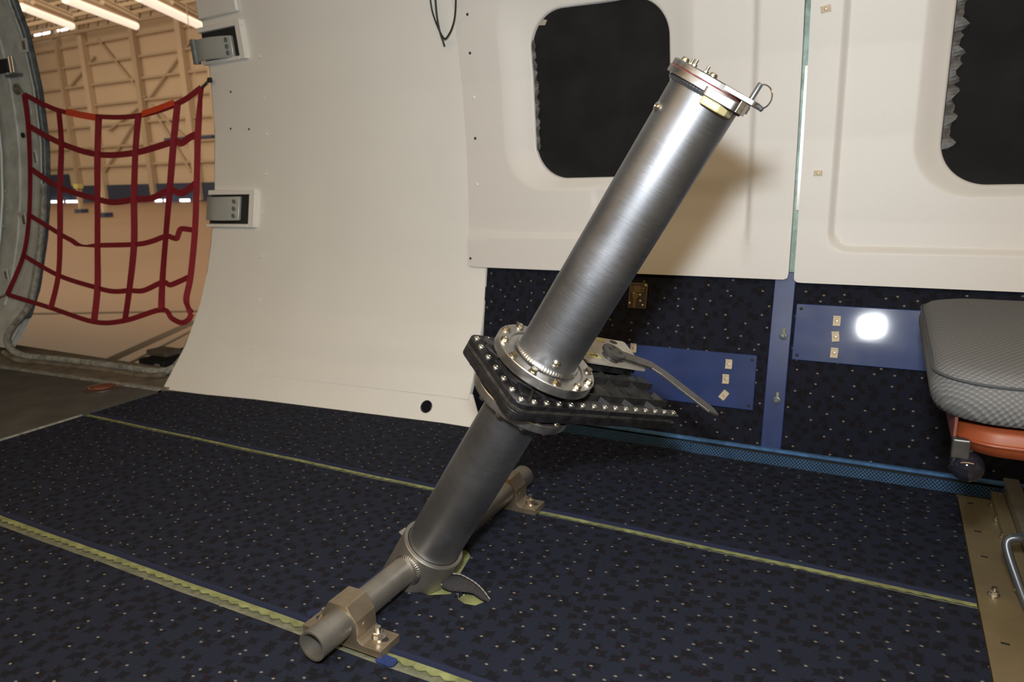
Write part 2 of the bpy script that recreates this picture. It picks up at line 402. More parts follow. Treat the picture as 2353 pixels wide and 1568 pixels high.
ME_NUT = shared(hexbolt(.0042, .005), 'nut', M['gold'])
ME_STUD = shared(hexbolt(.0085, .011, 1.4, .009), 'stud_nut', M['steel'])
ME_RIV = shared(panhead(.005, .0018), 'rivet', M['white'])
ME_RIVG = shared(panhead(.006, .002), 'frame_rivet', M['grey'])
ME_SCREW = shared(panhead(.0045, .0022), 'screw', M['steel'])
ME_DKSCR = shared(panhead(.004, .0016), 'dark_screw', M['dark'])

# ============================================================ SETTING
def struct(b, name, mt, bevel=0, label=None):
    o = b.build(name, mt, None, bevel); o['kind'] = 'structure'
    if label: o['label'] = label
    return o
b = MB().box((.12, .02, -.041), (4.86, 3.80, .06)); struct(b, 'floor', M['primer'], label='green primed floor panels under the carpet')
# ceiling and far cabin side (behind and above the camera)
b = MB(); prof = [(-1.95, .6), (-1.93, 1.3), (-1.7, 1.75), (-1.2, 2.06), (0, 2.2), (1.2, 2.1), (1.60, 1.88), (1.80, 1.70), (2.03, 1.61)]
vs = []
for x in (-4.4, 2.6):
    for (y, z) in prof: vs.append((x, y, z))
n = len(prof); b.add(vs, [(i, i+1, n+i+1, n+i) for i in range(n-1)], True)
o = struct(b, 'ceiling', M['panel'], label='curved cream cabin ceiling overhead')
so = o.modifiers.new('t', 'SOLIDIFY'); so.thickness = .03
b = MB().box((-.9, -1.93, .3), (6.9, .05, .7)); struct(b, 'wall_front', M['panel'], label='far side cabin wall behind the camera')
b = MB().box((2.55, .0, 1.05), (.05, 3.8, 2.2)); struct(b, 'wall_right', M['panel'], label='cabin bulkhead beyond the seat')
b = MB().box((-4.42, .0, 1.05), (.05, 2.9, 2.2)); struct(b, 'wall_left', M['panel'], label='cabin bulkhead beyond the doorway')

# carpeted lower side wall
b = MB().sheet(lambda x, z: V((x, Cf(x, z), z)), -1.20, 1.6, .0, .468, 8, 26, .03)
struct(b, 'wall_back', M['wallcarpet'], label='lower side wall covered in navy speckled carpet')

# perforated air return along the foot of that wall
bb = thing('baseboard_back', (-.05, 1.80, 0), 'blue perforated strip along the foot of the carpeted wall', None, kind='structure')
MB().sheet(lambda x, z: V((x, 1.790+.35*z, z)), -1.06, -.42, .0, .023, 1, 1, .003).build('grille', M['perf'], bb)
MB().sheet(lambda x, z: V((x, 1.786+.35*z, z)), -.418, 1.5, .0, .023, 1, 1, .003).build('grille', M['perf'], bb)
MB().box((.2, 1.812, .030), (2.5, .014, .007)).build('lip', M['lip'], bb, .001)
MB().box((.2, 1.817, .012), (2.5, .004, .03)).build('backing', M['dark'], bb)

# ---------------------------------------------------------- white lining between door and window panel
wl = thing('trim_1', (-1.7, 1.75, 0), 'cream wall lining between the doorway and the window panel', None, kind='structure')
def XE(z): return -1.098+.012*max(0, 1-z/.46)
b = MB().sheet(lambda x, z: V((-2.33+(XE(z)+2.33)*x, Pf(-2.33+(XE(z)+2.33)*x, z)+.003, z)), 0, 1, -.005, 1.62, 20, 120, .012); b.build('lining', M['white'], wl)
b = MB().sheet(lambda x, z: V((-1.86+(XE(z)+.0005+1.86)*x-.11*(1-x)*max(0, .16-z)/.16, Pf(-1.86+(XE(z)+.0005+1.86)*x, z)-.005, z)), 0, 1, .072, 1.62, 20, 120, .003); b.build('lining_panel', M['white'], wl)
b = MB().sheet(lambda x, z: V((-1.985+(.965-.06*z/.085)*x, Pf(-1.985+(.965-.06*z/.085)*x, z)+.0005, z)), 0, 1, -.004, .085, 14, 8, .003); b.build('kick_panel', M['white'], wl)
def on_lining(px, py, off=-.002):
    p = surf(px, py, Pf, off); q = Pf(p.x, p.z+.01)-Pf(p.x, p.z-.01)
    return p, V((0, -1, q/.02)).normalized()
for (px, py) in [(597, 130), (606, 225), (612, 308), (610, 400), (604, 490), (600, 590), (594, 690), (582, 800), (583, 835), (695, 847), (740, 825), (932, 872), (1060, 888), (1062, 868)]:
    p, nrm = on_lining(px, py); inst('rivet', ME_RIV, wl, frame(p, (1, 0, 0), nrm))
for (px, py) in [(530, 211), (530, 296), (572, 297)]:
    p, nrm = on_lining(px, py, .001); o = inst('screw_hole', ME_DKSCR, wl, frame(p, (1, 0, 0), nrm))
p, nrm = on_lining(980, 935, 0)
b = MB().lathe([(.0205, 0), (.0205, .002), (.0185, .003), (.016, .001), (.0, .0004)], p, nrm, 28); o = b.build('drain_plug', M['knob'], wl); o['label'] = 'black round plug near the floor'
b = MB().lathe([(.0, .0012), (.014, .0016)], p+V((.001, 0, -.003)), nrm, 14, a0=pi*1.05, a1=pi*1.95, ref=(1, 0, 0)); b.build('plug_tag', M['primer'], o)
# moulded rim panel above the upper hinge
b = MB().sheet(lambda x, z: V((x, Pf(x, z)-.014, z)), -2.335, -2.10, 1.325, 1.62, 4, 8, .016); b.build('edge_moulding', M['white'], wl, .006)

# hinge cut-outs: raised fairing round a dark recess with the hinge arm in it
def hinge(cx0, cx1, z0, z1, arm, up):
    """fairing x range, z range, arm = (x left, x right, z0, z1)"""
    zc = (z0+z1)/2; y = Pf(cx0, zc)
    T = .016
    f = MB()
    for (xa, xb, za, zb) in ((cx0, cx1, z1-.018, z1), (cx1-.03, cx1, z0, z1-.018), (cx0, cx1-.03, z0, z0+.012)):
        f.sheet(lambda x, z: V((x, Pf(x, z)-T, z)), xa, xb, za, zb, 2, 6, T+.004)
    fo = f.build('hinge_fairing', M['white'], wl, .004)
    MB().sheet(lambda x, z: V((x, Pf(x, z)-.001, z)), cx0+.002, cx1-.03, z0+.012, z1-.018, 2, 6, .003).build('recess', M['dark'], fo)
    xl, xr, za, zb = arm
    N = 10
    a = MB().sheet(lambda t, z: V((xl+(xr-xl)*t, Pf(xr, z)-.014-.022*math.sin(pi*min(1, t*1.0))**1, z)), 0, 1, za, zb, N, 2, .012)
    ao = a.build('hinge_arm', M['hinge'], wl, .002)
    for k in range(3):
        z = za+(zb-za)*(.2+.3*k); x = xr-.018
        inst('bolt', ME_DKSCR2, ao, frame((x, Pf(x, z)-.025, z), (1, 0, 0), (0, -1, 0)))
    if up:
        MB().cyl((xl-.004, Pf(xr, za)-.008, za-.006), (xl-.004, Pf(xr, zb)-.008, zb+.006), .014, 16).build('barrel', M['greydark'], ao)
ME_DKSCR2 = shared(panhead(.0085, .003), 'hinge_bolt', M['greydark'])
pa = surf(483, 150, Pf); pb = surf(572, 140, Pf); pt = surf(540, 48, Pf)
hinge(-2.345, pb.x, pb.z+.008, pt.z, (surf(462, 110, Pf).x, surf(541, 110, Pf).x, surf(500, 143, Pf).z+.004, surf(500, 90, Pf).z), True)
pb = surf(590, 515, Pf); pt = surf(540, 436, Pf)
hinge(-2.345, pb.x, pb.z-.012, pt.z, (surf(482, 480, Pf).x, surf(556, 480, Pf).x, surf(520, 506, Pf).z, surf(520, 452, Pf).z), False)

# ---------------------------------------------------------- doorway
dr = thing('door_1', (-2.9, 1.75, 0), 'open cabin doorway with grey metal frame and rubber seal', None, kind='structure')
XL = -3.46
b = MB().sheet(lambda x, z: V((x, interp(PT, z)+.012, z)), -4.4, XL-.03, .03, 1.62, 8, 50, .03); b.build('frame_panel', M['grey'], dr)
b = MB().sheet(lambda x, z: V((x, interp(PT, z)+.002, z)), XL-.20, XL-.025, .03, 1.62, 3, 50, .01); b.build('frame_flange', M['grey'], dr, .003)
b = MB().sheet(lambda x, z: V((x, interp(PT, z)+.004, z)), XL-.026, XL-.002, .15, 1.62, 2, 50, .03); b.build('jamb_edge', M['greydark'], dr, .006)
zs = [1.6-.1*k for k in range(15)]
b = MB().sweep([V((XL-.19, interp(PT, z)-.002, z)) for z in zs if z > .05], .006, 8); b.build('stringer', M['grey'], dr)
b = MB().sweep([V((XL-.34, interp(PT, z)-.004, z)) for z in zs if z > .05], .009, 8); b.build('stringer', M['hinge'], dr)
b = MB().sweep([V((XL-.030, interp(PT, z)-.001, z)) for z in zs if z > .1], .004, 6); b.build('edge_bead', M['hinge'], dr)
# seal: down the left edge, round the sill, up behind the lining
sp = [V((XL+.0, interp(PT, z)+.0, z)) for z in (.75, .6, .45, .3, .2)]
sp += [pix(20, 765, Z=.115), pix(24, 800, Z=.06), pix(55, 818, Z=.03), pix(130, 826, Z=.02), pix(260, 841, Z=.018), pix(345, 853, Z=.02), pix(392, 850, Z=.03), pix(420, 822, Z=.06), pix(440, 780, Z=.12)]
sp += [V((-2.345, interp(PT, z)+.05, z)) for z in (.25, .4, .6)]
b = MB().sweep(spline(sp, 6), .015, 10); b.build('seal', M['seal'], dr)
b = MB().sweep(spline([p+V((0, -.03, -.012)) for p in sp[6:12]], 6), .011, 8); b.build('seal_retainer', M['sill'], dr)
b = MB().add([(-4.3, 1.50, .003), (-2.30, 1.60, .003), (-2.30, 1.82, .003), (-4.3, 1.82, .003), (-4.3, 1.50, -.03), (-2.30, 1.60, -.03), (-2.30, 1.82, -.03), (-4.3, 1.82, -.03)],
             [(0, 1, 2, 3), (7, 6, 5, 4), (0, 4, 5, 1), (1, 5, 6, 2), (2, 6, 7, 3), (3, 7, 4, 0)]); b.build('sill_plate', M['sill'], dr, .002)
b = MB().add([(-4.3, 1.485, .0045), (-2.31, 1.585, .0045), (-2.31, 1.61, .0045), (-4.3, 1.51, .0045), (-4.3, 1.485, -.01), (-2.31, 1.585, -.01), (-2.31, 1.61, -.01), (-4.3, 1.51, -.01)],
             [(0, 1, 2, 3), (7, 6, 5, 4), (0, 4, 5, 1), (1, 5, 6, 2), (2, 6, 7, 3), (3, 7, 4, 0)]); b.build('sill_strip', M['seal'], dr, .001)
# thin dark edge of hull behind the lining
b = MB().sheet(lambda x, z: V((x, interp(PT, z)+.02, z)), -2.352, -2.328, .05, 1.62, 1, 40, .05); b.build('hull_edge', M['greydark'], dr)
# fittings on the frame
def on_frame(px, py, off=0.0): return surf(px, py, lambda x, z: interp(PT, z), off)
for (px, py) in [(10, 60), (18, 130), (22, 195), (24, 290), (26, 330), (28, 380), (12, 440), (8, 520), (26, 18), (33, 35), (38, 60), (20, 260), (16, 480), (24, 420), (25, 460)]:
    inst('rivet', ME_RIVG, dr, frame(on_frame(px, py, -.001), (1, 0, 0), (0, -1, 0)))
for (px, py, w_, h_) in [(52, 105, .07, .06), (62, 240, .05, .10), (80, 362, .03, .08), (52, 505, .06, .07), (12, 632, .05, .06)]:
    p = on_frame(px, py, 0)
    q = MB().box(p, (w_, .006, h_)); o = q.build('doubler_plate', M['grey'], dr, .002)
    MB().box(p+V((w_*.25, -.004, 0)), (w_*.25, .004, h_*.6)).build('slot', M['sill'], o)
p = on_frame(20, 150, -.01)
rl = MB().box(p+V((-.05, 0, 0)), (.12, .03, .055)).build('latch_block', M['dark'], dr, .004)
for k in (-1, 1): MB().cyl(p+V((.03+.012*k, -.005, -.035)), p+V((.03+.012*k, -.005, .035)), .006, 12).build('roller', M['steel'], rl)
MB().box(p+V((.02, .004, -.045)), (.11, .02, .012)).build('bracket', M['greydark'], rl, .002)
p = on_frame(54, 311, -.004); MB().lathe([(.012, 0), (.012, .006), (.007, .008), (.006, .003), (0, .003)], p, (0, -1, 0), 18).build('grommet', M['dark'], dr)
p = on_frame(40, 205, -.004); MB().lathe([(.024, 0), (.024, .006), (.014, .008), (.012, .003), (0, .003)], p, (0, -1, 0), 22).build('anchor_socket', M['sill'], dr)

# entry deck and trim
b = MB().box((-3.36, -.14, -.012), (2.10, 3.52, .024)); struct(b, 'floor_entry', M['deck'], label='dark grey non-slip entry floor in front of the doorway')
b = MB().box((-2.302, .30, -.003), (.012, 2.0, .010)); struct(b, 'trim_2', M['seal'], .002, 'pale metal edge strip between entry floor and carpet')
t = thing('tie_down_fitting', pix(236, 893, Z=.001), 'round reddish tie-down fitting set in the entry floor', 'fitting')
c = V(t.location); MB().lathe([(.062, 0), (.062, .006), (.045, .008), (.04, .004), (0, .004)], c, (0, 0, 1), 28).build('ring', M['steel'], t)
MB().lathe([(.038, .004), (.036, .010), (.0, .012)], c, (0, 0, 1), 20).build('cover', mat('rust_red', (.22, .07, .045), .6, var=.3), t)

# ---------------------------------------------------------- seat tracks and carpets
XA, XB = -2.29, .188
def seat_track(y0, y1, label):
    t = thing('seat_track', (-1, (y0+y1)/2, -.011), label, 'seat track', 'seat tracks let into the floor')
    MB().box(((XA+XB)/2, (y0+y1)/2, -.0100), (XB-XA, y1-y0, .002)).build('channel', M['track'], t)
    wv = (y1-y0)
    for side in (0, 1):
        n = int((XB-XA)/.0254*8); top = []; vs = []
        for i in range(n+1):
            x = XA+(XB-XA)*i/n; s = .5+.5*math.cos(2*pi*(x/.0254)); s = s**.7
            if side: ye = y1-wv*(.28+.16*s); yo = y1
            else: ye = y0+wv*(.20+.08*s); yo = y0
            vs += [(x, yo, -.0030), (x, ye, -.0030), (x, ye, -.0055), (x, yo, -.0055)]
        fs = []
        for i in range(n):
            for k in range(4): fs.append((i*4+k, i*4+(k+1) % 4, i*4+4+(k+1) % 4, i*4+4+k))
        MB().add(vs, fs).build('lip', M['primer'] if side else M['track'], t)
    return t
seat_track(.742, .775, 'green primed seat track with scalloped lip under the near mounting bracket')
seat_track(1.297, 1.319, 'narrow green seat track under the far mounting bracket')

def carpet_piece(name, outer, holes, mt, z0, z1, label):
    cu = bpy.data.curves.new(name, 'CURVE'); cu.dimensions = '2D'; cu.fill_mode = 'BOTH'; cu.extrude = (z1-z0)/2
    for poly in [outer]+holes:
        s = cu.splines.new('POLY'); s.points.add(len(poly)-1); s.use_cyclic_u = True
        for p, q in zip(s.points, poly): p.co = (q[0], q[1], 0, 1)
    tmp = bpy.data.objects.new(name+'_tmp', cu); COL.objects.link(tmp); tmp.location.z = (z0+z1)/2
    dg = bpy.context.evaluated_depsgraph_get(); me = bpy.data.meshes.new_from_object(tmp.evaluated_get(dg))
    me.transform(Matrix.Translation((0, 0, (z0+z1)/2)))
    bpy.data.objects.remove(tmp)
    me.materials.clear(); me.materials.append(mt)
    o = bpy.data.objects.new(name, me); link(o)
    return tag(o, label, 'carpet', 'navy speckled carpet strips')
def rect(x0, x1, y0, y1): return [(x0, y0), (x1, y0), (x1, y1), (x0, y1)]
def wav(x0, x1, y, amp, n=60):
    return [(x0+(x1-x0)*i/n, y+amp*(math.sin(i*1.7)*.5+math.sin(i*.61)+random.uniform(-.4, .4))) for i in range(n+1)]
c1 = carpet_piece('carpet', [(XA, -1.88), (XB, -1.88)]+wav(XA, XB, .742, .0008)[::-1], [], M['carpet'], -.0095, 0, 'navy speckled carpet nearest the camera, in front of the near seat track')
# torn hole and cut-out round the base collar
hole1 = [(p.x, p.y) for p in [pix(*q, Z=0) for q in [(862, 1332), (905, 1284), (985, 1258), (1072, 1254), (1084, 1274), (1058, 1318), (1036, 1366), (985, 1368), (940, 1352), (890, 1346)]]]
hole2 = [(p.x, p.y) for p in [pix(*q, Z=0) for q in [(1044, 1372), (1070, 1352), (1104, 1362), (1118, 1382), (1092, 1392), (1068, 1388)]]]
c2 = carpet_piece('carpet', wav(XA, XB, .776, .0008)+wav(XA, XB, 1.296, .0010)[::-1], [hole1, hole2], M['carpet'], -.0095, 0, 'navy speckled carpet between the two seat tracks, torn beside the tube base')
c3 = carpet_piece('carpet', wav(XA, XB, 1.320, .0010)+[(XB, 1.795), (-1.03, 1.795), (-1.06, 1.74), (-1.5, 1.712), (XA, 1.60)], [], M['carpet'], -.0095, 0, 'navy speckled carpet along the wall behind the far seat track')
def binding(parent, pts, r):
    b = MB().sweep(pts, r, 8); return b.build('binding', M['binding'], parent)
binding(c2, [V((x, y+.003, -.0035)) for x, y in wav(XA, XB, .777, .0006)], .0065)
binding(c3, [V((x, y+.0025, -.0035)) for x, y in wav(XA, XB, 1.321, .0006)], .006)
# slit in the carpet from the collar to the near bracket, edge folded up
sl = [pix(*q, Z=.001) for q in [(905, 1290), (870, 1322), (830, 1352), (790, 1378), (750, 1400), (705, 1416)]]
binding(c2, spline(sl, 5), .006)
# curled flap of torn carpet
fa_ = spline([pix(x, y, Z=z) for x, y, z in [(1014, 1348, .004), (1022, 1328, .012), (1050, 1321, .016), (1080, 1334, .014), (1105, 1353, .009), (1126, 1380, .003)]], 6)
fb_ = spline([pix(x, y, Z=z) for x, y, z in [(1016, 1352, .001), (1032, 1358, .003), (1058, 1360, .006), (1084, 1364, .006), (1106, 1378, .003), (1124, 1384, .001)]], 6)
fl = MB(); vs = []; n9 = 7; ks = fa_
for p, q in zip(fa_, fb_):
    for j in range(n9):
        v = j/(n9-1); vs.append(p.lerp(q, v)+V((0, 0, .005*math.sin(pi*v)*(1 if p.z > .005 else .3)-.004*math.sin(pi*min(1, v*2))*0)))
fl.add(vs, [(i*n9+j, i*n9+j+1, (i+1)*n9+j+1, (i+1)*n9+j) for i in range(len(ks)-1) for j in range(n9-1)], True)
o = fl.build('flap', mat('carpet_backing', (.030, .030, .034), .9, var=.3, vscale=300), c2)
so = o.modifiers.new('t', 'SOLIDIFY'); so.thickness = .0025; o['label'] = 'curled torn carpet flap showing its grey backing'
MB().sweep([p+V((0, 0, .002)) for p in ks], [.0008+.0007*(i % 2) for i in range(len(ks))], 6).build('frayed_edge', mat('fray', (.30, .28, .26), .9), c2)
p = pix(1066, 1366, Z=-.009); inst('floor_screw', ME_SCREW, c2, frame(p, (1, 0, 0), (0, 0, 1)))

# ---------------------------------------------------------- window panels
def smooth(a, b, x):
    t = min(1, max(0, (x-a)/(b-a))); return t*t*(3-2*t)
def sdrr(x, z, x0, x1, z0, z1, r):
    cx, cz = (x0+x1)/2, (z0+z1)/2
    qx = abs(x-cx)-(x1-x0)/2+r; qz = abs(z-cz)-(z1-z0)/2+r
    return math.hypot(max(qx, 0), max(qz, 0))+min(max(qx, qz), 0)-r
def window_panel(x0, x1, z0, z1, ow, orad, outer, orad2, extra, label):
    """ow: opening (x0,x1,z0,z1); outer: outer contour of the splayed reveal"""
    t = thing('sidewall_panel', ((x0+x1)/2, 1.9, z0), label, 'wall panel', 'cream window panels on the side wall')
    cx, cz = (ow[0]+ow[1])/2, (ow[2]+ow[3])/2
    def edge(sd, th, big):                      # distance along angle to sd==0
        lo, hi = 0, big
        for _ in range(34):
            md = (lo+hi)/2
            if sd(cx+md*math.cos(th), cz+md*math.sin(th)) < 0: lo = md
            else: hi = md
        return lo
    sdo = lambda x, z: sdrr(x, z, *ow, orad)
    sdp = lambda x, z: sdrr(x, z, x0, x1, z0, z1, .012)
    def depth(x, z):
        d2 = sdrr(x, z, *outer, orad2); d1 = max(0, sdo(x, z))
        d = 0
        if d2 < 0:
            tt = -d2/(d1-d2+1e-6); d = .024*smooth(0, 1, tt)*.35+.024*tt*.65
        return d+extra(x, z)
    NA = 420; ths = [2*pi*k/NA for k in range(NA)]
    for (qx, qz) in ((x0, z0), (x1, z0), (x0, z1), (x1, z1)): ths.append(math.atan2(qz-cz, qx-cx) % (2*pi))
    ths.sort(); NA = len(ths); NR = 84; vs = []
    for th in ths:
        a = edge(sdo, th, 3); e = edge(sdp, th, 3); c, s = math.cos(th), math.sin(th)
        for j in (0, 1):                        # reveal going back behind the opening
            rr = a+.001*(1-j); x = cx+rr*c; z = cz+rr*s
            vs.append(V((x, Wf(x, z)+depth(x, z)+(.06 if j == 0 else .003), z)))
        for j in range(NR+1):
            rr = a+.003+(e-.003-a)*j/NR; x = cx+rr*c; z = cz+rr*s
            vs.append(V((x, Wf(x, z)+depth(x, z), z)))
        x = cx+e*c; z = cz+e*s; d_ = depth(cx+(e-.002)*c, cz+(e-.002)*s); vs.append(V((x, Wf(x, z)+d_+.002, z))); vs.append(V((x, Wf(x, z)+max(.016, d_+.012), z)))
    k = NR+5; b = MB()
    b.add(vs, [(i*k+j, ((i+1) % NA)*k+j, ((i+1) % NA)*k+j+1, i*k+j+1) for i in range(NA) for j in range(k-1)], True)
    b.build('panel', M['panel'], t, angle=50)
    return t
Z1 = 1.66
xr = pix(1735, 200, Y=1.9).x; zb = pix(1200, 540, Y=1.9).z; xc = pix(1358, 490, Y=1.9).x
def extra1(x, z):
    side = smooth(xr+.006, xr-.010, x); k = smooth(xc-.010, xc+.014, x)
    left = .010*smooth(zb-.010, zb+.008, z)
    right = .010*smooth(.50, .80, z)+.008*smooth(.725, .66, z)*smooth(.46, .62, z)
    return side*(left*(1-k)+right*k)
W1 = (-.933, -.538, .722, 1.172)
o1 = (pix(1152, 250, Y=1.9).x, -.47, pix(1250, 437, Y=1.9).z, 1.255)
wp1 = window_panel(-1.156, -.2125, .458, Z1, W1, .100, o1, .13, extra1, 'cream moulded panel around the window behind the leaning tube')
for (px, py) in ((1089, 224), (1096, 424)): inst('rivet', ME_RIV, wp1, frame(surf(px, py, Wf, .0085), (1, 0, 0), (0, -1, 0)))
for (px, py) in ((1074, 33), (1080, 122), (1092, 318), (1081, 594)): inst('screw_hole', ME_DKSCR, wp1, frame(surf(px, py, Wf, .009 if py < 500 else -.0005), (1, 0, 0), (0, -1, 0)))
xl2 = pix(1936, 200, Y=1.9).x; zb2 = pix(2150, 578, Y=1.9).z
W2 = (pix(2168, 300, Y=1.9).x, pix(2168, 300, Y=1.9).x+.40, pix(2300, 425, Y=1.9).z, 1.172)
def extra2(x, z):
    return .013*smooth(.004, -.012, sdrr(x, z, xl2-.006, 1.4, zb2-.004, 2, .05))
o2 = (pix(2108, 250, Y=1.9).x, W2[1]+.07, pix(2250, 455, Y=1.9).z, 1.25)
window_panel(-.199, 1.25, .452, Z1, W2, .100, o2, .13, extra2, 'cream moulded panel with a raised step, above the seat')
b = MB().box((-.206, 1.935, .80), (.05, .01, .74)); struct(b, 'trim_3', M['gap'], label='greenish structure seen in the slit between the window panels')
MB().box((-.203, 1.925, .80), (.008, .012, .34)).build('bracket', M['steel'], bpy.data.objects['trim_3'])

def window_cover(ow, label, jag):
    t = thing('window_cover', ((ow[0]+ow[1])/2, 1.93, ow[2]), label, 'window cover', 'black cloths blanking the windows')
    def f(x, z):
        u = (x-ow[0])/(ow[1]-ow[0]); v = (z-ow[2])/(ow[3]-ow[2])
        e = min(u, 1-u, v, 1-v)
        y = Wf(x, z)+.046+.0015*math.sin(9*u+3*v)+.002*math.sin(23*v+7*u)*smooth(.25, 0, e)+.002*smooth(.86, 1, v)*math.sin(14*u)
        return V((x, y, z))
    MB().sheet(f, ow[0]-.01, ow[1]+.01, ow[2]-.01, ow[3]+.01, 40, 46, .002).build('cloth', M['cloth'], t)
    # ragged tape along the left edge
    b = MB(); n = 46; vs = []
    for i in range(n+1):
        z = ow[2]+.08+(ow[3]-ow[2]-.15)*i/n; x = ow[0]+.001
        wv = jag*(.35+.8*abs(math.sin(i*.83))*abs(math.sin(i*.37+1)))+random.uniform(0, .003)
        vs += [V((x, Wf(x, z)+.039, z)), V((x+.003+wv, Wf(x, z)+.041-.003*math.sin(i*.9), z))]
    b.add(vs, [(2*i, 2*i+1, 2*i+3, 2*i+2) for i in range(n)], False)
    o = b.build('tape_edge', M['edge'], t); so = o.modifiers.new('t', 'SOLIDIFY'); so.thickness = .0015
    return t
t = window_cover(W1, 'black cloth blanking the window behind the leaning tube', .009)
q = [pix(*p, Y=1.915) for p in [(1238, 58), (1255, 36), (1262, 34), (1252, 58)]]
MB().add([p+V((0, d, 0)) for d in (0, .002) for p in q], [(0, 1, 2, 3), (7, 6, 5, 4), (0, 4, 5, 1), (1, 5, 6, 2), (2, 6, 7, 3), (3, 7, 4, 0)]).build('tape_corner', M['grey_plate'], t)
window_cover(W2, 'black cloth blanking the window above the seat, tape peeling at its edge', .020)

# ---------------------------------------------------------- things on the side wall
def wall_sheet(name, x0, x1, z0, z1, off, th, mt, parent, r=.006, skew=0.0):
    n = 12; b = MB(); poly = []
    b.sheet(lambda x, z: V((x, Cf(x, z)-off, z+skew*(x-x0))), x0, x1, z0, z1, 4, n, th)
    return b.build(name, mt, parent, .0015)
def cn(z): return V((0, -1, (Cf(0, z+.01)-Cf(0, z-.01))/.02)).normalized()
def kick_plate(pl, pr, label, dz):
    a = surf(*pl, Cf); c = surf(*pr, Cf)
    t = thing('kick_plate', ((a.x+c.x)/2, Cf(0, a.z), c.z), label, 'wall plate', 'blue plates screwed to the carpeted wall')
    wall_sheet('plate', a.x, c.x, c.z, a.z, .006, .0045, M['bluepanel'], t)
    for (x, z) in ((a.x+.012, a.z-.012), (c.x-.012, a.z-.012), (a.x+.012, c.z+.012), (c.x-.012, c.z+.012)):
        inst('screw', ME_DKSCR, t, frame(V((x, Cf(x, z)-.006, z)), (1, 0, 0), cn(z)))
    return t
kick_plate((1420, 788), (1731, 943), 'glossy blue plate on the carpeted wall behind the lever', 0)
kick_plate((1831, 697), (2230, 862), 'glossy blue plate beside the seat cushion, reflecting the flash', 0)
a = surf(1787, 645, Cf); c = surf(1800, 1015, Cf)
t = thing('blue_strip', (-.22, 1.86, c.z), 'narrow vertical blue strip on the wall between the two blue plates', 'wall strip')
wall_sheet('strip', -.2455, -.1955, .016, .475, .009, .007, M['bluestrip'], t)
for (px, py) in ((1800, 772), (1785, 920)):
    p = surf(px, py, Cf, -.009); n_ = cn(p.z)
    o = MB().lathe([(0, .010), (.004, .010), (.005, .004), (.009, .003), (.0105, 0), (.0105, -.001)], p, n_, 18).build('stud', M['greydark'], t)
    MB().box(p+n_*.0005+V((.001, 0, .014)), (.006, .002, .014)).build('slot', M['primer'], o)
# tie mounts: small cream squares with a central screw
def tie_mount(px, py, f, off, rot, label, g, s=1.0):
    p = surf(px, py, f, -off); z = p.z
    n_ = V((0, -1, (f(p.x, z+.01)-f(p.x, z-.01))/.02)).normalized()
    t = thing('tie_mount', p, label, 'cable mount', g)
    Mx = frame(p, (math.cos(rot), 0, math.sin(rot)), n_)
    b = MB(); b.prism(rrect(-.0085*s, .0085*s, -.0125*s, .0125*s, .002*s, 2), Mx, 0, .003*s)
    b.prism([(-.0085*s, -.0125*s), (.0085*s, -.0125*s), (.0085*s, -.0085*s), (-.0085*s, -.0085*s)], Mx, .003*s, .006*s)
    b.prism([(-.0085*s, .0085*s), (.0085*s, .0085*s), (.0085*s, .0125*s), (-.0085*s, .0125*s)], Mx, .003*s, .006*s)
    b.build('base', M['cream'], t, .0006)
    MB().lathe([(.0055*s, .003*s), (.0055*s, .0055*s), (.004*s, .006*s), (.0035*s, .0035*s), (0, .0035*s)], p, n_, 16).build('boss', M['cream'], t)
    MB().lathe([(.0026*s, .0036*s), (.0022*s, .0052*s), (0, .0055*s)], p, n_, 10).build('screw', M['gold'], t)
gp = 'cream cable tie mounts'
for (px, py, r, l) in ((1923, 738, 0, 'topmost cream tie mount on the blue plate beside the seat'), (1920, 774, .12, 'middle cream tie mount on the blue plate beside the seat'), (1917, 811, -.03, 'lowest cream tie mount on the blue plate beside the seat'),
                       (1675, 837, .0, 'topmost cream tie mount on the blue plate behind the lever'), (1668, 871, .03, 'middle cream tie mount on the blue plate behind the lever'), (1664, 908, -.6, 'tilted lowest cream tie mount on the blue plate near the lever tip'),
                       (1456, 800, .0, 'cream tie mount half hidden behind the cover plate of the slide valve')):
    tie_mount(px, py, Cf, .006, r, l, gp)
tie_mount(1898, 20, Wf, 0, pi/2+.15, 'upper small cream tie mount on the panel above the seat', gp, .85)
tie_mount(1880, 398, Wf, 0, pi/2, 'lower small cream tie mount on the panel above the seat', gp, .75)
# gold key placard
p = surf(1466, 680, Cf, -.004); n_ = cn(p.z); Mx = frame(p, (1, 0, 0), n_)
t = thing('latch_placard', p, 'small black placard with gold key-shaped latch beside the tube', 'placard')
MB().prism(rrect(-.026, .026, -.036, .036, .004, 2), Mx, -.003, .001).build('plate', M['vlabel'], t)
b = MB()
for (x0_, x1_, y0_, y1_) in ((.0235, .026, -.034, .036), (-.026, -.0235, -.034, .036), (-.026, .026, .0335, .036)): b.prism([(x0_, y0_), (x1_, y0_), (x1_, y1_), (x0_, y1_)], Mx, .001, .0014)
b.build('border', M['vgold'], t)
b = MB(); b.prism(rrect(-.012, .006, .010, .028, .002, 2), Mx, .001, .003); b.prism(rrect(-.022, .018, .019, .0235, .001, 2), Mx, .001, .0026); b.prism(rrect(-.022, .016, .011, .0155, .001, 2), Mx, .001, .0026); b.build('lock_block', M['vgold'], t)
b = MB(); b.lathe([(0, .004), (.009, .004), (.010, .001)], Mx @ V((-.006, -.001, 0)), n_, 20); b.prism(rrect(-.0115, -.0035, -.034, -.006, .004, 4), Mx, .001, .003); b.build('key', M['vgold'], t)
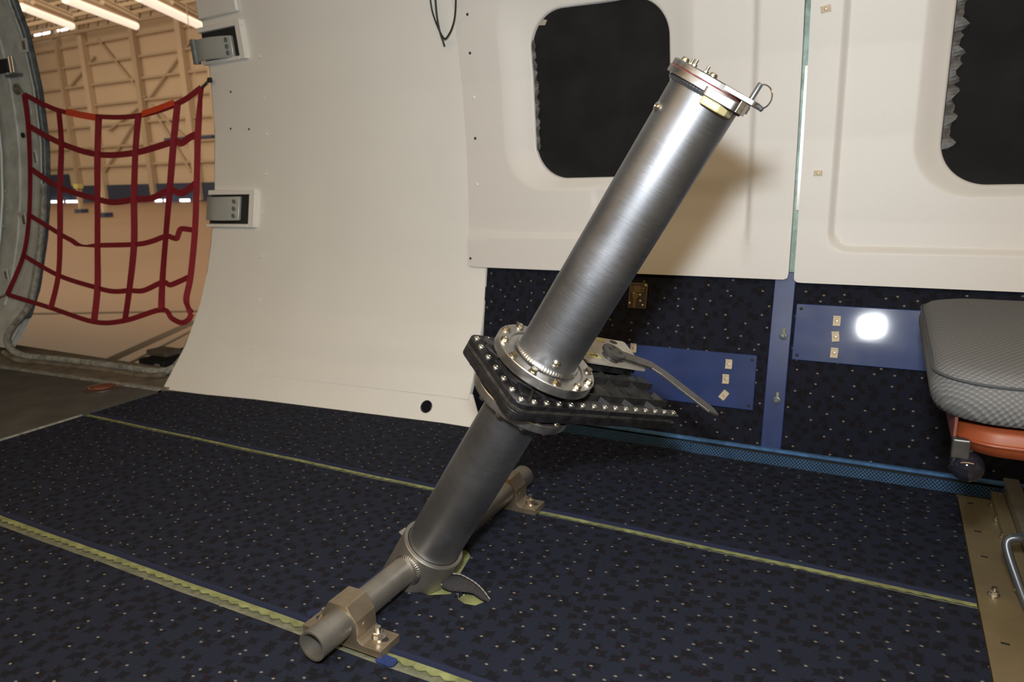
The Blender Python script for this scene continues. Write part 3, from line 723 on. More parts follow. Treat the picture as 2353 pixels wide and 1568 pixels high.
for (x, y) in ((.020, .030), (.016, -.026), (-.022, -.022), (.006, .003), (-.012, .006), (.008, -.014)):
    MB().lathe([(.0030, .001), (.0030, .002), (.001, .0025), (0, .0022)], Mx @ V((x, y, 0)), n_, 10).build('screw', M['gold'], t)
# black wire loop hanging at the top of the lining
cyf = lambda px, py, off: surf(px, py, Pf, off)
t = thing('wire_loop', cyf(1020, 105, -.03), 'thin black wire loop hanging on the cream wall lining', 'wire')
MB().sweep(spline([cyf(985, -40, -.02), cyf(992, 20, -.025), (cyf(1006, 62, -.032)), cyf(1018, 85, -.035), cyf(1025, 88, -.036), cyf(1038, 66, -.036), cyf(1046, 30, -.034), cyf(1048, -40, -.03)], 8), .0026, 8).build('wire', M['wire'], t)
MB().sweep(spline([cyf(998, -40, -.03), cyf(1003, 30, -.033), cyf(1010, 70, -.034), cyf(1019, 98, -.03), cyf(1021, 106, -.028)], 8), .003, 8).build('wire_end', M['wire'], t)

# ---------------------------------------------------------- safety net in the doorway
net = thing('safety_net', (-2.9, 1.9, .3), 'red webbing safety net slung across the open doorway', 'safety net')
H = [[(56, 217), (135, 254), (227, 268), (318, 266), (408, 238), (462, 202)],
     [(65, 289), (141, 330), (224, 355), (311, 351), (399, 326), (455, 307)],
     [(69, 387), (138, 431), (224, 458), (308, 459), (390, 437), (452, 420)],
     [(67, 494), (138, 538), (224, 564), (308, 562), (381, 543), (448, 530)],
     [(54, 587), (134, 633), (224, 662), (297, 668), (373, 649), (438, 635)],
     [(17, 677), (117, 708), (216, 740), (287, 737), (371, 712), (440, 721)]]
def npt(q, off=-.02): return surf(q[0], q[1], lambda x, z: interp(PT, z), off)
extraH = {2: {2: [(262, 465)], 3: [(350, 455)], 4: [(418, 444)]}, 3: {1: [(165, 553), (184, 564)], 3: [(345, 556)], 4: [(395, 546), (406, 548), (411, 535), (418, 526)]},
          4: {2: [(262, 670)], 3: [(330, 668)], 4: [(390, 655), (410, 648)]}, 5: {4: [(395, 732), (417, 742), (433, 735)]}, 1: {4: [(415, 330), (436, 316)]}, 0: {}}
def strap(pts, name='strap', hw=.0115, twist=None, mt=None, th=.0012, parent=None):
    P_ = spline(pts, 6); wd = []; nr = []
    for i, p in enumerate(P_):
        tt = (P_[min(i+1, len(P_)-1)]-P_[max(i-1, 0)]).normalized()
        nv = (CAM-p).normalized(); nv = (V((.55, -.83, 0))); nv = (nv-tt*nv.dot(tt)).normalized()
        wv = tt.cross(nv)
        if twist:
            a = twist(i/(len(P_)-1)); wv, nv = wv*math.cos(a)+nv*math.sin(a), nv*math.cos(a)-wv*math.sin(a)
        wd.append(wv*hw); nr.append(nv)
    return MB().ribbon(P_, wd, nr, th).build(name, mt or M['net'], parent or net)
for r, row in enumerate(H):
    pts = []
    for c_, q in enumerate(row):
        pts.append(q); pts += extraH[r].get(c_, [])
    tw = None
    if r == 3: tw = lambda u: 1.4*math.exp(-((u-.27)/.07)**2)
    if r == 0: tw = lambda u: .25+.2*math.sin(5*u)
    so_ = strap([npt(q) for q in pts], twist=tw, hw=.0125 if r in (1, 2) else .0105)
    if r == 0:
        strap([npt(q, -.026) for q in [(152, 257), (185, 264), (219, 270)]], 'reflective_tape', .014, mt=M['nettape'], parent=so_)
        strap([npt(q, -.026) for q in [(326, 262), (362, 250), (399, 236)]], 'reflective_tape', .012, lambda u: .3, mt=M['nettape'], parent=so_)
for c_ in range(6):
    col = [row[c_] for row in H]
    if c_ == 5: col = col[:5]+[(428, 690), (440, 721)]
    ph = c_*1.3
    tw = (lambda u: .9+.4*math.sin(3*u)) if c_ == 0 else ((lambda u, ph=ph: .45+.6*math.sin(4.2*u+ph)) if c_ < 5 else (lambda u: 1.2*math.exp(-((u-.05)/.08)**2)+1.3*math.exp(-((u-.9)/.07)**2)))
    strap([npt(q, -.024) for q in col], hw=.0125 if c_ in (2, 3, 4) else .0115, twist=tw)
hk = MB().sweep(spline([npt((462, 203)), npt((470, 196)), npt((478, 188)), npt((481, 182))], 4), .006, 8).build('hook', M['steel'], net)
MB().box(npt((482, 184)), (.018, .012, .018)).build('clip', M['dark'], hk, .003)
MB().sweep(spline([npt((56, 217)), npt((50, 210)), npt((42, 204))], 4), .007, 8).build('ring', M['steel'], net)
MB().sweep(spline([npt((17, 677)), npt((8, 680)), npt((0, 684))], 4), .007, 8).build('ring', M['steel'], net)

# ============================================================ THE LAUNCH TUBE
P0 = V((-.690, .980, .080)); A = AX
VV = A.cross(V((1, 0, 0))).normalized(); UU = VV.cross(A)
th = math.radians(62.6)
LX = UU*math.cos(th)+VV*math.sin(th)             # long direction of the slide valve
WW = UU*math.sin(th)-VV*math.cos(th)             # towards the camera side
def at(s, u=0, v=0): return P0+A*s+UU*u+VV*v
def lw(l, w_, s): return P0+LX*l+WW*w_+A*s
MV = frame(P0, LX, A)                            # local x = l, local y = -w, z = s
def pol(pts): return [(l, -w_) for l, w_ in pts]
R = .0505
T = thing('launch_tube', (-.716, 1.03, 0), 'scratched aluminium launch tube leaning on a floor-mounted cross tube', 'launch tube')
ut = MB().lathe([(R, .429), (R, .886), (R-.003, .886), (R-.003, .429)], P0, A, 96, closed=True).build('upper_tube', M['alu'], T)
lt = MB().lathe([(R, -.030), (R, .352), (R-.003, .352), (R-.003, -.030)], P0, A, 96, closed=True).build('lower_tube', M['alu_dark'], T)
def bead(o, ax, Rr, r, n, nt, name, mt, parent):
    b = MB(); vs = []; ax = V(ax).normalized(); rr = V((1, 0, 0)) if abs(ax.x) < .8 else V((0, 1, 0)); bb_ = ax.cross(rr).normalized(); aa = bb_.cross(ax)
    for i in range(n):
        t = 2*pi*i/n; q = r*(1+.09*math.cos(t*nt))
        for j in range(6):
            a = 2*pi*j/6; vs.append(V(o)+(aa*math.cos(t)+bb_*math.sin(t))*(Rr+q*math.cos(a))+ax*(q*math.sin(a)))
    b.add(vs, [(i*6+j, ((i+1) % n)*6+j, ((i+1) % n)*6+(j+1) % 6, i*6+(j+1) % 6) for i in range(n) for j in range(6)], True)
    return b.build(name, mt, parent)
bead(at(.433), A, R+.001, .0042, 288, 72, 'weld_bead', M['machined'], ut)
bead(at(.880), A, R+.001, .0040, 288, 72, 'weld_bead', M['alu'], ut)
# screws on the upper tube
def on_tube(px, py):
    d = (RGT*((px-IMW/2)/IMW)-UPV*((py-IMH/2)/IMW)+FWD*FOC).normalized()
    w0 = CAM-P0; dd = d-A*d.dot(A); ww = w0-A*w0.dot(A)
    a_ = dd.dot(dd); b_ = 2*dd.dot(ww); c_ = ww.dot(ww)-R*R; D = b_*b_-4*a_*c_
    t_ = (-b_-math.sqrt(max(D, 0)))/(2*a_); p = CAM+d*t_
    n_ = (p-P0)-A*((p-P0).dot(A)); return p, n_.normalized()
for (px, py) in ((1278, 838), (1512, 246)):
    p, n_ = on_tube(px, py); MB().lathe([(.0075, -.001), (.0072, .002), (.005, .0042), (.002, .0048), (.0012, .003), (0, .003)], p, n_, 18).build('screw', M['steel'], ut)
# upper flange
uf = MB().lathe([(.0865, .4155), (.0870, .417), (.0870, .4305), (.0860, .4318), (.067, .4318), (.0655, .4305), (.0645, .4275), (R-.001, .4275), (R-.001, .4155)], P0, A, 96, closed=True).build('upper_flange', M['machined'], T, angle=25)
for k in range(12):
    t = 2*pi*(k+.35)/12; inst('bolt', ME_HEX, uf, frame(at(.4318, .0775*math.cos(t), .0775*math.sin(t)), UU*math.cos(t+k)+VV*math.sin(t+k), A))
lf = MB().lathe([(.0865, .343), (.0872, .3445), (.0872, .3575), (.0865, .359), (R, .359), (R, .343)], P0, A, 96, closed=True).build('lower_flange', M['machined'], T, angle=25)
for k in range(12):
    t = 2*pi*(k+.1)/12; inst('bolt', ME_HEX, lf, frame(at(.343, .078*math.cos(t), .078*math.sin(t)), UU, -A))
    inst('bolt', ME_HEX, lf, frame(at(.359, .078*math.cos(t+.2), .078*math.sin(t+.2)), UU, A))
# slide valve body
L0, L1, WH = -.0955, .287, .0885
vb = thing  # placeholder name for clarity below
outl = [(l, w_) for (l, w_) in [(L1, -WH+.0), (L1, WH)]]
def slab_outline(inset=0, end=L1):
    r = .020; n = 6; out = [(end, -WH+inset)]
    out = [(end, WH-inset)]
    x0 = L0+inset
    for k in range(n+1):
        a = math.radians(90+90*k/n); out.append((x0+r+r*math.cos(a), WH-inset-r+r*math.sin(a)))
    for k in range(n+1):
        a = math.radians(180+90*k/n); out.append((x0+r+r*math.cos(a), -WH+inset+r+r*math.sin(a)))
    out.append((end, -WH+inset)); return out
vbo = MB().prism(pol(slab_outline(0, L1-.012)), MV, .3840, .3905).build('valve_body', M['floorpan'], T, .0008)
MB().prism(pol(slab_outline()), MV, .3680, .3828).build('lower_half', M['black'], T, .0012)
# upper rim on three sides
outer = slab_outline(); inner = slab_outline(.0185)
b = MB(); n = len(outer)
vs = [MV @ V((l, -w_, s)) for s in (.3900, .3990) for ring in (outer, inner) for (l, w_) in ring]
def ix(s, rg, i): return s*2*n+rg*n+i
fs = []
for i in range(n-1):
    fs += [(ix(1, 0, i), ix(1, 0, i+1), ix(1, 1, i+1), ix(1, 1, i)), (ix(0, 0, i), ix(0, 1, i), ix(0, 1, i+1), ix(0, 0, i+1)),
           (ix(0, 0, i), ix(0, 0, i+1), ix(1, 0, i+1), ix(1, 0, i)), (ix(0, 1, i), ix(1, 1, i), ix(1, 1, i+1), ix(0, 1, i+1))]
for i in (0, n-1): fs.append((ix(0, 0, i), ix(1, 0, i), ix(1, 1, i), ix(0, 1, i)))
b.add(vs, fs); b.build('rim', M['black'], T, .001)
# necks
MB().lathe([(.068, .3905), (.070, .394), (.063, .400), (.061, .4155), (R-.001, .4155), (R-.001, .3905)], P0, A, 72, closed=True).build('neck', M['black'], T)
MB().lathe([(.072, .359), (.066, .362), (.066, .3680), (R, .3680), (R, .359)], P0, A, 72, closed=True).build('lower_neck', M['black'], T)
# ribs over the slide housing
def rib(l0, w0, l1, w1, h, tk=.0032, name='rib', s0=.3903, flare=.0022):
    a = V((l0, -w0, 0)); c = V((l1, -w1, 0)); d = (c-a).normalized(); q = V((-d.y, d.x, 0))
    vs = []
    for (p) in (a, c):
        for (s, t_) in ((s0, tk/2+flare), (h, tk/2)):
            for sg in (-1, 1): vs.append(MV @ (p+q*sg*t_+V((0, 0, s))))
    return MB().add(vs, [(0, 2, 3, 1), (4, 5, 7, 6), (0, 4, 6, 2), (1, 3, 7, 5), (2, 6, 7, 3), (0, 1, 5, 4)]).build(name, M['dust'], vbo, .0006)
RT = .4030
for w_ in (-.050, .0, .050): rib(.062, w_, .290-.004*abs(w_/.05), w_, RT)
for l in (.108, .168, .228):
    for (wa, wb) in ((-.066, -.05), (-.05, 0), (0, .05)): rib(l, wa, l, wb, RT-.001)
    rib(l, .05, l+.010, .069, .4000)
for l, w_ in ((.282, .05), (.285, .0), (.282, -.05)):
    rib(l, w_-.003, l-.006, w_-.028, .4000)
for (a_) in (130, 180, 230):
    c_, s_ = math.cos(math.radians(a_)), math.sin(math.radians(a_)); k = .105 if a_ != 180 else .079
    rib(.058*c_, .058*s_, k*c_, k*s_*.95, .4055, .004)
# sloped shoulders filling the corners beside the neck
for sg in (-1, 1):
    b = MB(); q = [(-.075, sg*.062), (-.052, sg*.066), (-.03, sg*.064), (-.045, sg*.045), (-.062, sg*.03)]
    b.prism(pol(q), MV, .3905, .4005); b.build('shoulder', M['black'], T, .003)
# rim screws, top and underside
pos = [(L0+.011+.0259*k, .079) for k in range(15)]+[(L0+.011+.0259*k, -.079) for k in range(15)]
pos += [(L0+.0095, .079-.0263*k) for k in range(1, 6)]
pos[0] = (L0+.0135, .0755); pos[15] = (L0+.0135, -.0755)
for (l, w_) in pos:
    if l > L1-.006: l = L1-.0065
    inst('rim_screw', ME_PAN, T, frame(lw(l, w_, .3990), LX*math.cos(l*90)+WW*math.sin(l*90), A))
    inst('rim_nut', ME_NUT, T, frame(lw(l, w_, .3680), LX, -A))
# grey cover plate with its labels, hub and lever
MB().prism(pol(rrect(.125, .245, -.085, -.020, .004, 2)), MV, .4025, .4205).build('spacer', M['black'], T)
cp = MB().prism(pol([(.106, -.022), (.110, -.098), (.114, -.102), (.274, -.102), (.279, -.098), (.265, -.016), (.260, -.010), (.110, -.014)]), MV, .4205, .4245).build('cover_plate', M['grey_plate'], T, .0006)
MB().prism(pol([(.240+.010*math.cos(a/10*pi)*1.0, -.092+.006*math.sin(a/10*pi)) for a in range(20)]), MV, .4246, .4249).build('hole', M['ink'], cp)
MB().prism(pol(rrect(.123, .156, -.042, -.028, .001, 1)), MV, .4246, .4250).build('label', M['yellow'], cp)
MB().prism(pol([(.130, -.0358), (.146, -.0358), (.144, -.040), (.1525, -.035), (.144, -.030), (.146, -.0342), (.130, -.0342)]), MV, .42505, .4253).build('arrow', M['ink'], cp)
MB().prism(pol(rrect(.190, .213, -.099, -.087, .001, 1)), MV, .4246, .4250).build('label', M['yellow'], cp)
lv = MB(); hub = (.185, -.036)
Mlv = MV
hp = lw(hub[0], hub[1], 0)
MB().lathe([(.017, .4245), (.017, .433), (.0, .433)], hp, A, 32).build('pivot', M['lever'], T)
barp = []
c0 = hub; pth = [(.198, -.032), (.248, -.017), (.267, -.010), (.283, .012), (.322, .112)]; hw = .0140
def offs(pth, hw):
    Lf, Rt = [], []
    for i, p in enumerate(pth):
        a = pth[max(i-1, 0)]; c = pth[min(i+1, len(pth)-1)]; dx, dy = c[0]-a[0], c[1]-a[1]; L_ = math.hypot(dx, dy)
        Lf.append((p[0]-dy/L_*hw, p[1]+dx/L_*hw)); Rt.append((p[0]+dy/L_*hw, p[1]-dx/L_*hw))
    return Lf, Rt
Lf, Rt = offs(pth, hw)
tip = (.329, .126)
lev = MB().prism(pol(Lf+[tip]+Rt[::-1]), MV, .4340, .4385).build('lever', M['lever'], T, .0008)
MB().lathe([(0, .4332), (.0215, .4332), (.0225, .4345), (.0225, .4395), (.0205, .4412), (.0, .4412)], hp, A, 36).build('hub', M['lever'], lev)
for q in ((.176, -.040), (.189, -.046), (.194, -.030)):
    inst('hub_screw', ME_DKSCR, lev, frame(lw(q[0], q[1], .4410), LX, A))

# top collar, gasket, cap and quick-release pin
tc_ = MB().lathe([(.0605, .8830), (.0610, .8835), (.0610, .8920), (.0605, .8925), (R-.003, .8925), (R-.003, .8830)], P0, A, 96, closed=True).build('top_collar', M['cap'], T, angle=25)
MB().lathe([(.0602, .8925), (.0602, .8931), (.04, .8931), (.04, .8925)], P0, A, 72, closed=True).build('gasket', M['red'], T)
ea = math.radians(2); E1 = UU*math.cos(ea)+VV*math.sin(ea); E2 = A.cross(E1)
ME_ = frame(P0, E1, A)
cap = MB().lathe([(0, .8931), (.0590, .8931), (.0597, .8940), (.0597, .9005), (.0580, .9020), (0, .9020)], P0, A, 96).build('cap', M['cap'], T, angle=25)
MB().prism(rrect(.020, .0745, -.052, .012, .008, 4), ME_, .8950, .9015).build('cap_ear', M['cap'], cap, .0008)
MB().prism(rrect(.010, .055, -.0655, -.01, .005, 4), ME_, .8790, .8900).build('collar_ear', M['cap'], tc_, .0008)
MB().prism([(.056, -.05), (.063, -.046), (.063, -.02), (.056, -.02)], ME_, .8790, .8948).build('keeper', M['gold'], tc_, .0006)
ib = MB().prism([(.010, -.052), (.013, -.062), (.038, -.060), (.047, -.048), (.050, -.020), (.042, -.028), (.030, -.042)], ME_, .8680, .8788).build('nylon_block', M['ivory'], T, .002)
pp = ME_ @ V((.060, -.022, 0))
pin = MB().lathe([(0, .895), (.0036, .895), (.0036, .922), (.0030, .9235), (0, .9235)], pp, A, 18).build('lock_pin', M['tubegrey'], T)
rc = pp+A*.9105+E1*.010; rax = (E1*.35+E2*.9+A*.25).normalized()
rx = rax.cross(A).normalized(); ry = rx.cross(rax)
MB().sweep([rc+(rx*math.cos(2*pi*k/40)+ry*math.sin(2*pi*k/40))*.0145 for k in range(41)], .0010, 8, caps=False).build('pull_ring', M['steel'], pin)
MB().cyl(ME_ @ V((.072, -.03, .899)), ME_ @ V((.081, -.032, .897)), .0032, 12).build('ear_bolt', M['tubegrey'], cap)
def cap_pt(px, py, s):                            # where a pixel ray meets the mid plane of the cap, used for the stud positions along it
    d = RGT*((px-IMW/2)/IMW)-UPV*((py-IMH/2)/IMW)+FWD*FOC
    e = E1; dep = (P0+A*s-CAM).dot(FWD); p = CAM+d*(dep/d.dot(FWD)); return (p-P0).dot(E1)
ME_CS = shared(hexbolt(.0036, .0040, 1.35, .006), 'cap_stud', M['gold'])
for (px, py, k2) in ((1584, 128, .02), (1606, 140, -.012), (1630, 153, .0)):
    inst('stud', ME_CS, cap, frame(P0+E1*cap_pt(px, py, .902)+E2*k2+A*.902, E1, A))
ME_CP = shared(panhead(.0060, .0058), 'cap_bolt', M['steel'])
for (px, py, k2) in ((1592, 131, -.03), (1655, 167, -.02)):
    inst('cap_bolt', ME_CP, cap, frame(P0+E1*cap_pt(px, py, .902)+E2*k2+A*.902, E1, A))

# base collar, cut flat where it meets the floor
b = MB(); n = 72; vs = []
def bot(r, t, zf):
    k = UU*math.cos(t)*r+VV*math.sin(t)*r; return (zf-P0.z-k.z)/A.z, k
for (r, s) in ((.0590, None), (.0590, -.0095), (.0580, -.0080), (.0518, -.0080), (.0516, -.035)):
    for i in range(n):
        t = 2*pi*i/n
        s2, k = bot(r, t, -.009)
        vs.append(P0+k+A*(s2 if s is None else max(s, s2)))
b.add(vs, [(j*n+i, j*n+(i+1) % n, (j+1)*n+(i+1) % n, (j+1)*n+i) for j in range(4) for i in range(n)], True)
bc = b.build('base_collar', M['grey_tube'], T, angle=30)
# cross tube in two arms welded to the collar
CXX, CZ, CR = -.716, .044, .0245
for (ya, yb) in ((.684, .924), (1.034, 1.380)):
    MB().lathe([(CR, 0), (CR, yb-ya), (CR-.0035, yb-ya), (CR-.0035, 0)], (CXX-.004 if ya < 1 else CXX+.006, ya, CZ), (0, 1, 0), 40, closed=True).build('cross_tube', M['grey_tube'], T)
bead((CXX, .922, CZ), V((0, 1, 0)), CR+.001, .004, 192, 40, 'weld_bead', M['machined'], bc)
p = P0+A*-.028-UU*.0585+VV*-.01
MB().box((0, 0, 0), (.020, .004, .012), frame(p, VV, -UU)).build('boss', M['machined'], bc, .001)
# mounting brackets
BP = [(-.081, 0), (-.081, .0135), (-.046, .0135), (-.040, .0155), (-.0355, .021), (-.0345, .050), (-.018, .0745), (.018, .0745), (.0345, .050), (.0355, .021), (.040, .0155), (.046, .0135), (.081, .0135), (.081, 0)]
for yc, in ((.776,), (1.309,)):
    Mb = frame(V((CXX-.010 if yc < 1 else CXX, yc, 0)), (1, 0, 0), (0, -1, 0))
    x_ = Mb[0][3]
    Mb = Matrix(((1, 0, 0, x_), (0, 0, -1, yc), (0, 1, 0, 0), (0, 0, 0, 1)))
    bk = MB().prism(BP, Mb, -.025, .025).build('mounting_bracket', M['bronze'], T, .0012)
    for sg in (-1, 1):
        o = inst('stud', ME_STUD, bk, Matrix.Translation((x_+sg*.056, yc+.003, .0135)))
        MB().prism([(sg*.056+.012*sg+.011*math.cos(a*pi/6), .003+.0068*math.sin(a*pi/6)) for a in range(12)], Matrix.Translation((x_-.004*sg, yc, 0)), .0135, .0138).build('slot', M['dark'], bk)
        MB().lathe([(.0052, 0), (.0052, .001), (.002, .0012), (0, .0008)], (x_+sg*.0348, yc-.004, .036), (sg, 0, 0), 14).build('plug', M['bronze'], bk)
MB().prism(rrect(-.652, -.618, .742, .762, .006, 3), Matrix.Identity(4), .0002, .0022).build('shim', M['bluestrip'], T)

# ============================================================ RIGHT HAND SIDE: metal floor, rail, seat
fp = thing('floor_plate', (.5, .9, 0), 'tan metal floor plates at the edge of the carpet below the seat', 'floor plate')
px1 = .262
MB().box((.19+(px1-.19)/2, -.05, -.006), (px1-.19-.001, 3.66, .012)).build('plate', M['plate'], fp, .0012)
MB().box((px1+.05, -.05, -.0055), (.098, 3.66, .011)).build('plate', M['plate2'], fp, .0012)
MB().box((px1+.30, -.05, -.006), (.398, 3.66, .012)).build('plate', M['plate'], fp, .0012)
for (px, py) in ((2230, 1157), (2247, 1222), (2262, 1280), (2310, 1480)):
    p = pix(px, py, Z=.0002); MB().box(p, (.012, .005, .0008)).build('slot', M['dark'], fp)
for (px, py) in ((2272, 1135), (2278, 1165), (2288, 1197), (2302, 1238), (2316, 1292), (2335, 1360)):
    p = pix(px, py, Z=.001); MB().lathe([(.005, 0), (.005, .004), (.003, .005), (.003, .012), (0, .012)], p, (0, 0, 1), 10).build('stud', M['gold'], fp)
p = pix(2283, 1368, Z=.0005); inst('bolt', shared(hexbolt(.0075, .009, 1.3, .006), 'floor_bolt', M['steel']), fp, Matrix.Translation(p))
ra = pix(2300, 1096, Z=.03); rb = pix(2352, 1240, Z=.03)
sr_ = thing('seat_rail', (ra.x+.02, 1.3, 0), 'raised tan metal seat rail running along the floor plates', 'seat rail')
MB().box((ra.x+.016, (ra.y-.6)/2+.3-.05, .0185), (.030, ra.y+.5, .037)).build('web', M['plate2'], sr_, .002)
MB().box((ra.x-.012, (ra.y-.6)/2+.3-.06, .008), (.024, ra.y+.48, .016)).build('flange', M['plate'], sr_, .001)

seat = thing('seat', (.55, 1.25, 0), 'grey woven seat cushion on an orange-red padded seat pan', 'seat')
ct = .478
fa = pix(2230, 866, Z=ct); bk_ = pix(2260, 687, Z=ct); lf_ = pix(2137, 780, Z=ct)
YF, YB, XLc = fa.y, bk_.y, min(lf_.x, fa.x)
zb_ = pix(2300, 990, Y=YF).z
def cushion(x0, x1, y0, y1, z0, z1, r, crown, nx=40, ny=36, nz=14):
    # rounded-plan, crowned cushion: rings of the plan outline from bottom to top
    b = MB(); pl = rrect(x0, x1, y0, y1, r, 10); n = len(pl); cx, cy = (x0+x1)/2, (y0+y1)/2; vs = []
    lay = [(.92, z0), (.98, z0+.004), (.998, z0+.014)]+[(1.0+.012*math.sin(pi*k/8), z0+.016+(z1-z0-.034)*k/8) for k in range(1, 8)]+[(1.0, z1-.018), (.99, z1-.008), (.96, z1-.001), (.9, z1+.003), (.75, z1+crown*.6), (.5, z1+crown*.9), (.25, z1+crown)]
    w2, d2 = (x1-x0)/2, (y1-y0)/2
    for (s, z) in lay:
        ins = (1-s)*min(w2, d2)
        for (x, y) in pl: vs.append(V((cx+(x-cx)*(1-ins/w2), cy+(y-cy)*(1-ins/d2), z)))
    m_ = len(lay); fs = [(j*n+i, j*n+(i+1) % n, (j+1)*n+(i+1) % n, (j+1)*n+i) for j in range(m_-1) for i in range(n)]
    fs += [tuple(range(n))[::-1], tuple(range((m_-1)*n, m_*n))]
    return b.add(vs, fs, True), pl
b, pl = cushion(XLc, XLc+.48, YF, YB, zb_, ct, .075, .006)
cu_ = b.build('cushion', M['fabric'], seat, angle=60)
MB().sweep([V((x, y, ct-.010)) for (x, y) in [((p[0]-(XLc+.24))*1.003+XLc+.24, (p[1]-(YF+YB)/2)*1.003+(YF+YB)/2) for p in pl+[pl[0]]]], .0018, 6, caps=False).build('piping', mat('piping_dark', (.05, .055, .06), .9), cu_)
pz1 = zb_-.004; pl0 = pix(2200, 985, Y=YF+.02)
b, _ = cushion(pl0.x, XLc+.47, YF+.012, YB-.01, pix(2260, 1052, Y=YF+.02).z, pz1, .05, .0)
b.build('seat_pan', M['orange'], seat, angle=60)
MB().box((pl0.x-.001, (YF+YB)/2, pz1-.004), (.004, YB-YF-.06, .05)).build('side_plate', mat('brown_plate', (.16, .05, .035), .4), seat, .001)
kp = pix(2222, 1072, Y=YF+.03)
zk = pix(2260, 1050, Y=YF+.02).z
kn = MB().lathe([(.0001, -.020)]+[(.020*math.sin(pi*k/14), -.020*math.cos(pi*k/14)) for k in range(1, 14)]+[(.0001, .020)], kp, (0, 0, 1), 28).build('knob', M['knob'], seat)
MB().box(kp+V((-.010, -.006, .026)), (.020, .014, .026)).build('knob_bracket', M['lever'], kn, .002)
MB().cyl(kp+V((0, .004, .015)), V((kp.x+.004, kp.y+.01, zk+.03)), .005, 12).build('stem', M['dark'], kn)
# bent tube leg
l0 = pix(2345, 1237, Z=.11)
lg = [l0+V((.30, .05, .0)), l0+V((.03, .01, .0)), l0, pix(2319, 1240, Z=.105), pix(2314, 1262, Z=.09), pix(2336, 1330, Z=.05), pix(2362, 1400, Z=.01)]
MB().sweep(spline(lg, 6), .0075, 12).build('leg', M['tubegrey'], seat)
for (x, y) in ((XLc+.40, YF+.06), (XLc+.40, YB-.06)):
    MB().cyl((x, y, .0), (x, y, pz1-.03), .011, 14).build('leg', M['tubegrey'], seat)

# ============================================================ HANGAR OUTSIDE
HY = 122.0; HZ = -3.2
b = MB().box((-140, 62.5, HZ-.1), (330, 121, .2)); struct(b, 'floor_hangar', M['hfloor'], label='polished hangar floor outside the doorway')
hw_ = thing('wall_hangar', (-180, HY, HZ), 'far beige hangar wall with steel columns and blue lower band', None, kind='structure')
MB().box((-180, HY+.3, 24), (200, .6, 55)).build('sheeting', M['hwall'], hw_)
q0 = pix(120, 402, Y=HY); q1 = pix(300, 424, Y=HY)
MB().box((-180, HY-.3, (HZ+q1.z)/2), (200, .6, q1.z-HZ)).build('dado', M['hdado'], hw_)
xd = pix(160, 400, Y=HY).x; MB().box((xd-20, HY-.5, (HZ+q0.z)/2), (40, .6, q0.z-HZ)).build('dado', M['hdado'], hw_)
for (px, wd_) in ((72, 1.6), (160, 1.6), (217, 3.0), (334, 2.6), (440, 3.0), (500, 1.5)):
    p = pix(px, 240, Y=HY); MB().box((p.x, HY-.8, 20), (wd_*.6, 1.4, 46)).build('column', M['hsteel'] if px in (160, 334) else M['hwall'], hw_)
for py in (88, 137, 187, 236, 285, 335, 380):
    p = pix(280, py, Y=HY); MB().box((-180, HY-.5, p.z), (200, .5, .55)).build('girt', M['hsteel'], hw_)
def brace(pa_, pb_):
    a = pix(*pa_, Y=HY-.6); c = pix(*pb_, Y=HY-.6); MB().sweep([a, c], .30, 6).build('brace', M['hsteel'], hw_)
for a, c in (((225, 90), (334, 225)), ((440, 90), (340, 230)), ((217, 130), (160, 200)), ((334, 235), (250, 300)), ((440, 330), (345, 240)), ((334, 240), (240, 395)), ((440, 395), (350, 250))): brace(a, c)
b = MB().box((-140, 62, 52), (330, 121, .5)); struct(b, 'ceiling_hangar', M['hdark'], label='dark hangar roof deck above the steel trusses')
# roof trusses near the far wall
for k, (py, yy) in enumerate(((50, HY-2), (30, HY-10), (8, HY-22))):
    p = pix(300, py, Y=yy); t_ = thing('roof_truss', (-180, yy, p.z), ['lowest steel roof truss against the far hangar wall', 'middle steel roof truss of the hangar', 'nearest steel roof truss of the hangar'][k], 'truss', 'hangar roof trusses')
    MB().box((-180, yy, p.z), (170, .5, .7)).build('chord', M['hsteel'], t_)
    MB().box((-180, yy, p.z+3), (170, .5, .6)).build('chord', M['hsteel'], t_)
    for j in range(40):
        x = -250+j*4; MB().sweep([(x, yy, p.z), (x+2, yy, p.z+3)], .16, 4, smooth=False).build('web', M['hdark'], t_)
# light battens
for (a_, c_, r_, l_) in (((150, -2), (312, 60), .55, 'long white light batten in the middle of the hangar roof'), ((318, -8), (462, 60), .60, 'long white light batten nearest the hinge side of the doorway'), ((50, 16), (165, 60), .50, 'shorter white light batten at the left of the hangar roof'),
                          ((75, 5), (165, 42), .30, 'dim light batten above the left one'), ((235, 5), (315, 44), .30, 'dim light batten behind the middle one'), ((395, 5), (462, 42), .28, 'dim light batten behind the one nearest the hinge')):
    p = pix(*a_, Z=21); q = pix(*c_, Z=21); d_ = (q-p)
    t_ = thing('light_batten', (p+q)/2, l_, 'lamp', 'hangar light battens')
    MB().sweep([p, q], r_*.9*(1 if r_ > .4 else 1), 8).build('tube', M['hlamp'] if r_ > .4 else M['hwall'], t_)
    MB().sweep([p+V((0, 0, r_*1.4)), q+V((0, 0, r_*1.4))], r_*.7, 6).build('housing', M['hsteel'], t_)
p = pix(78, 74, Y=HY-.35); q = pix(164, 71, Y=HY-.35)
MB().box((p+q)/2+V((0, .15, .0)), ((q-p).length+.6, .1, 1.1)).build('window_surround', M['hwall'], hw_)
MB().box((p+q)/2, ((q-p).length, .2, .55)).build('window_strip', M['day'], hw_)
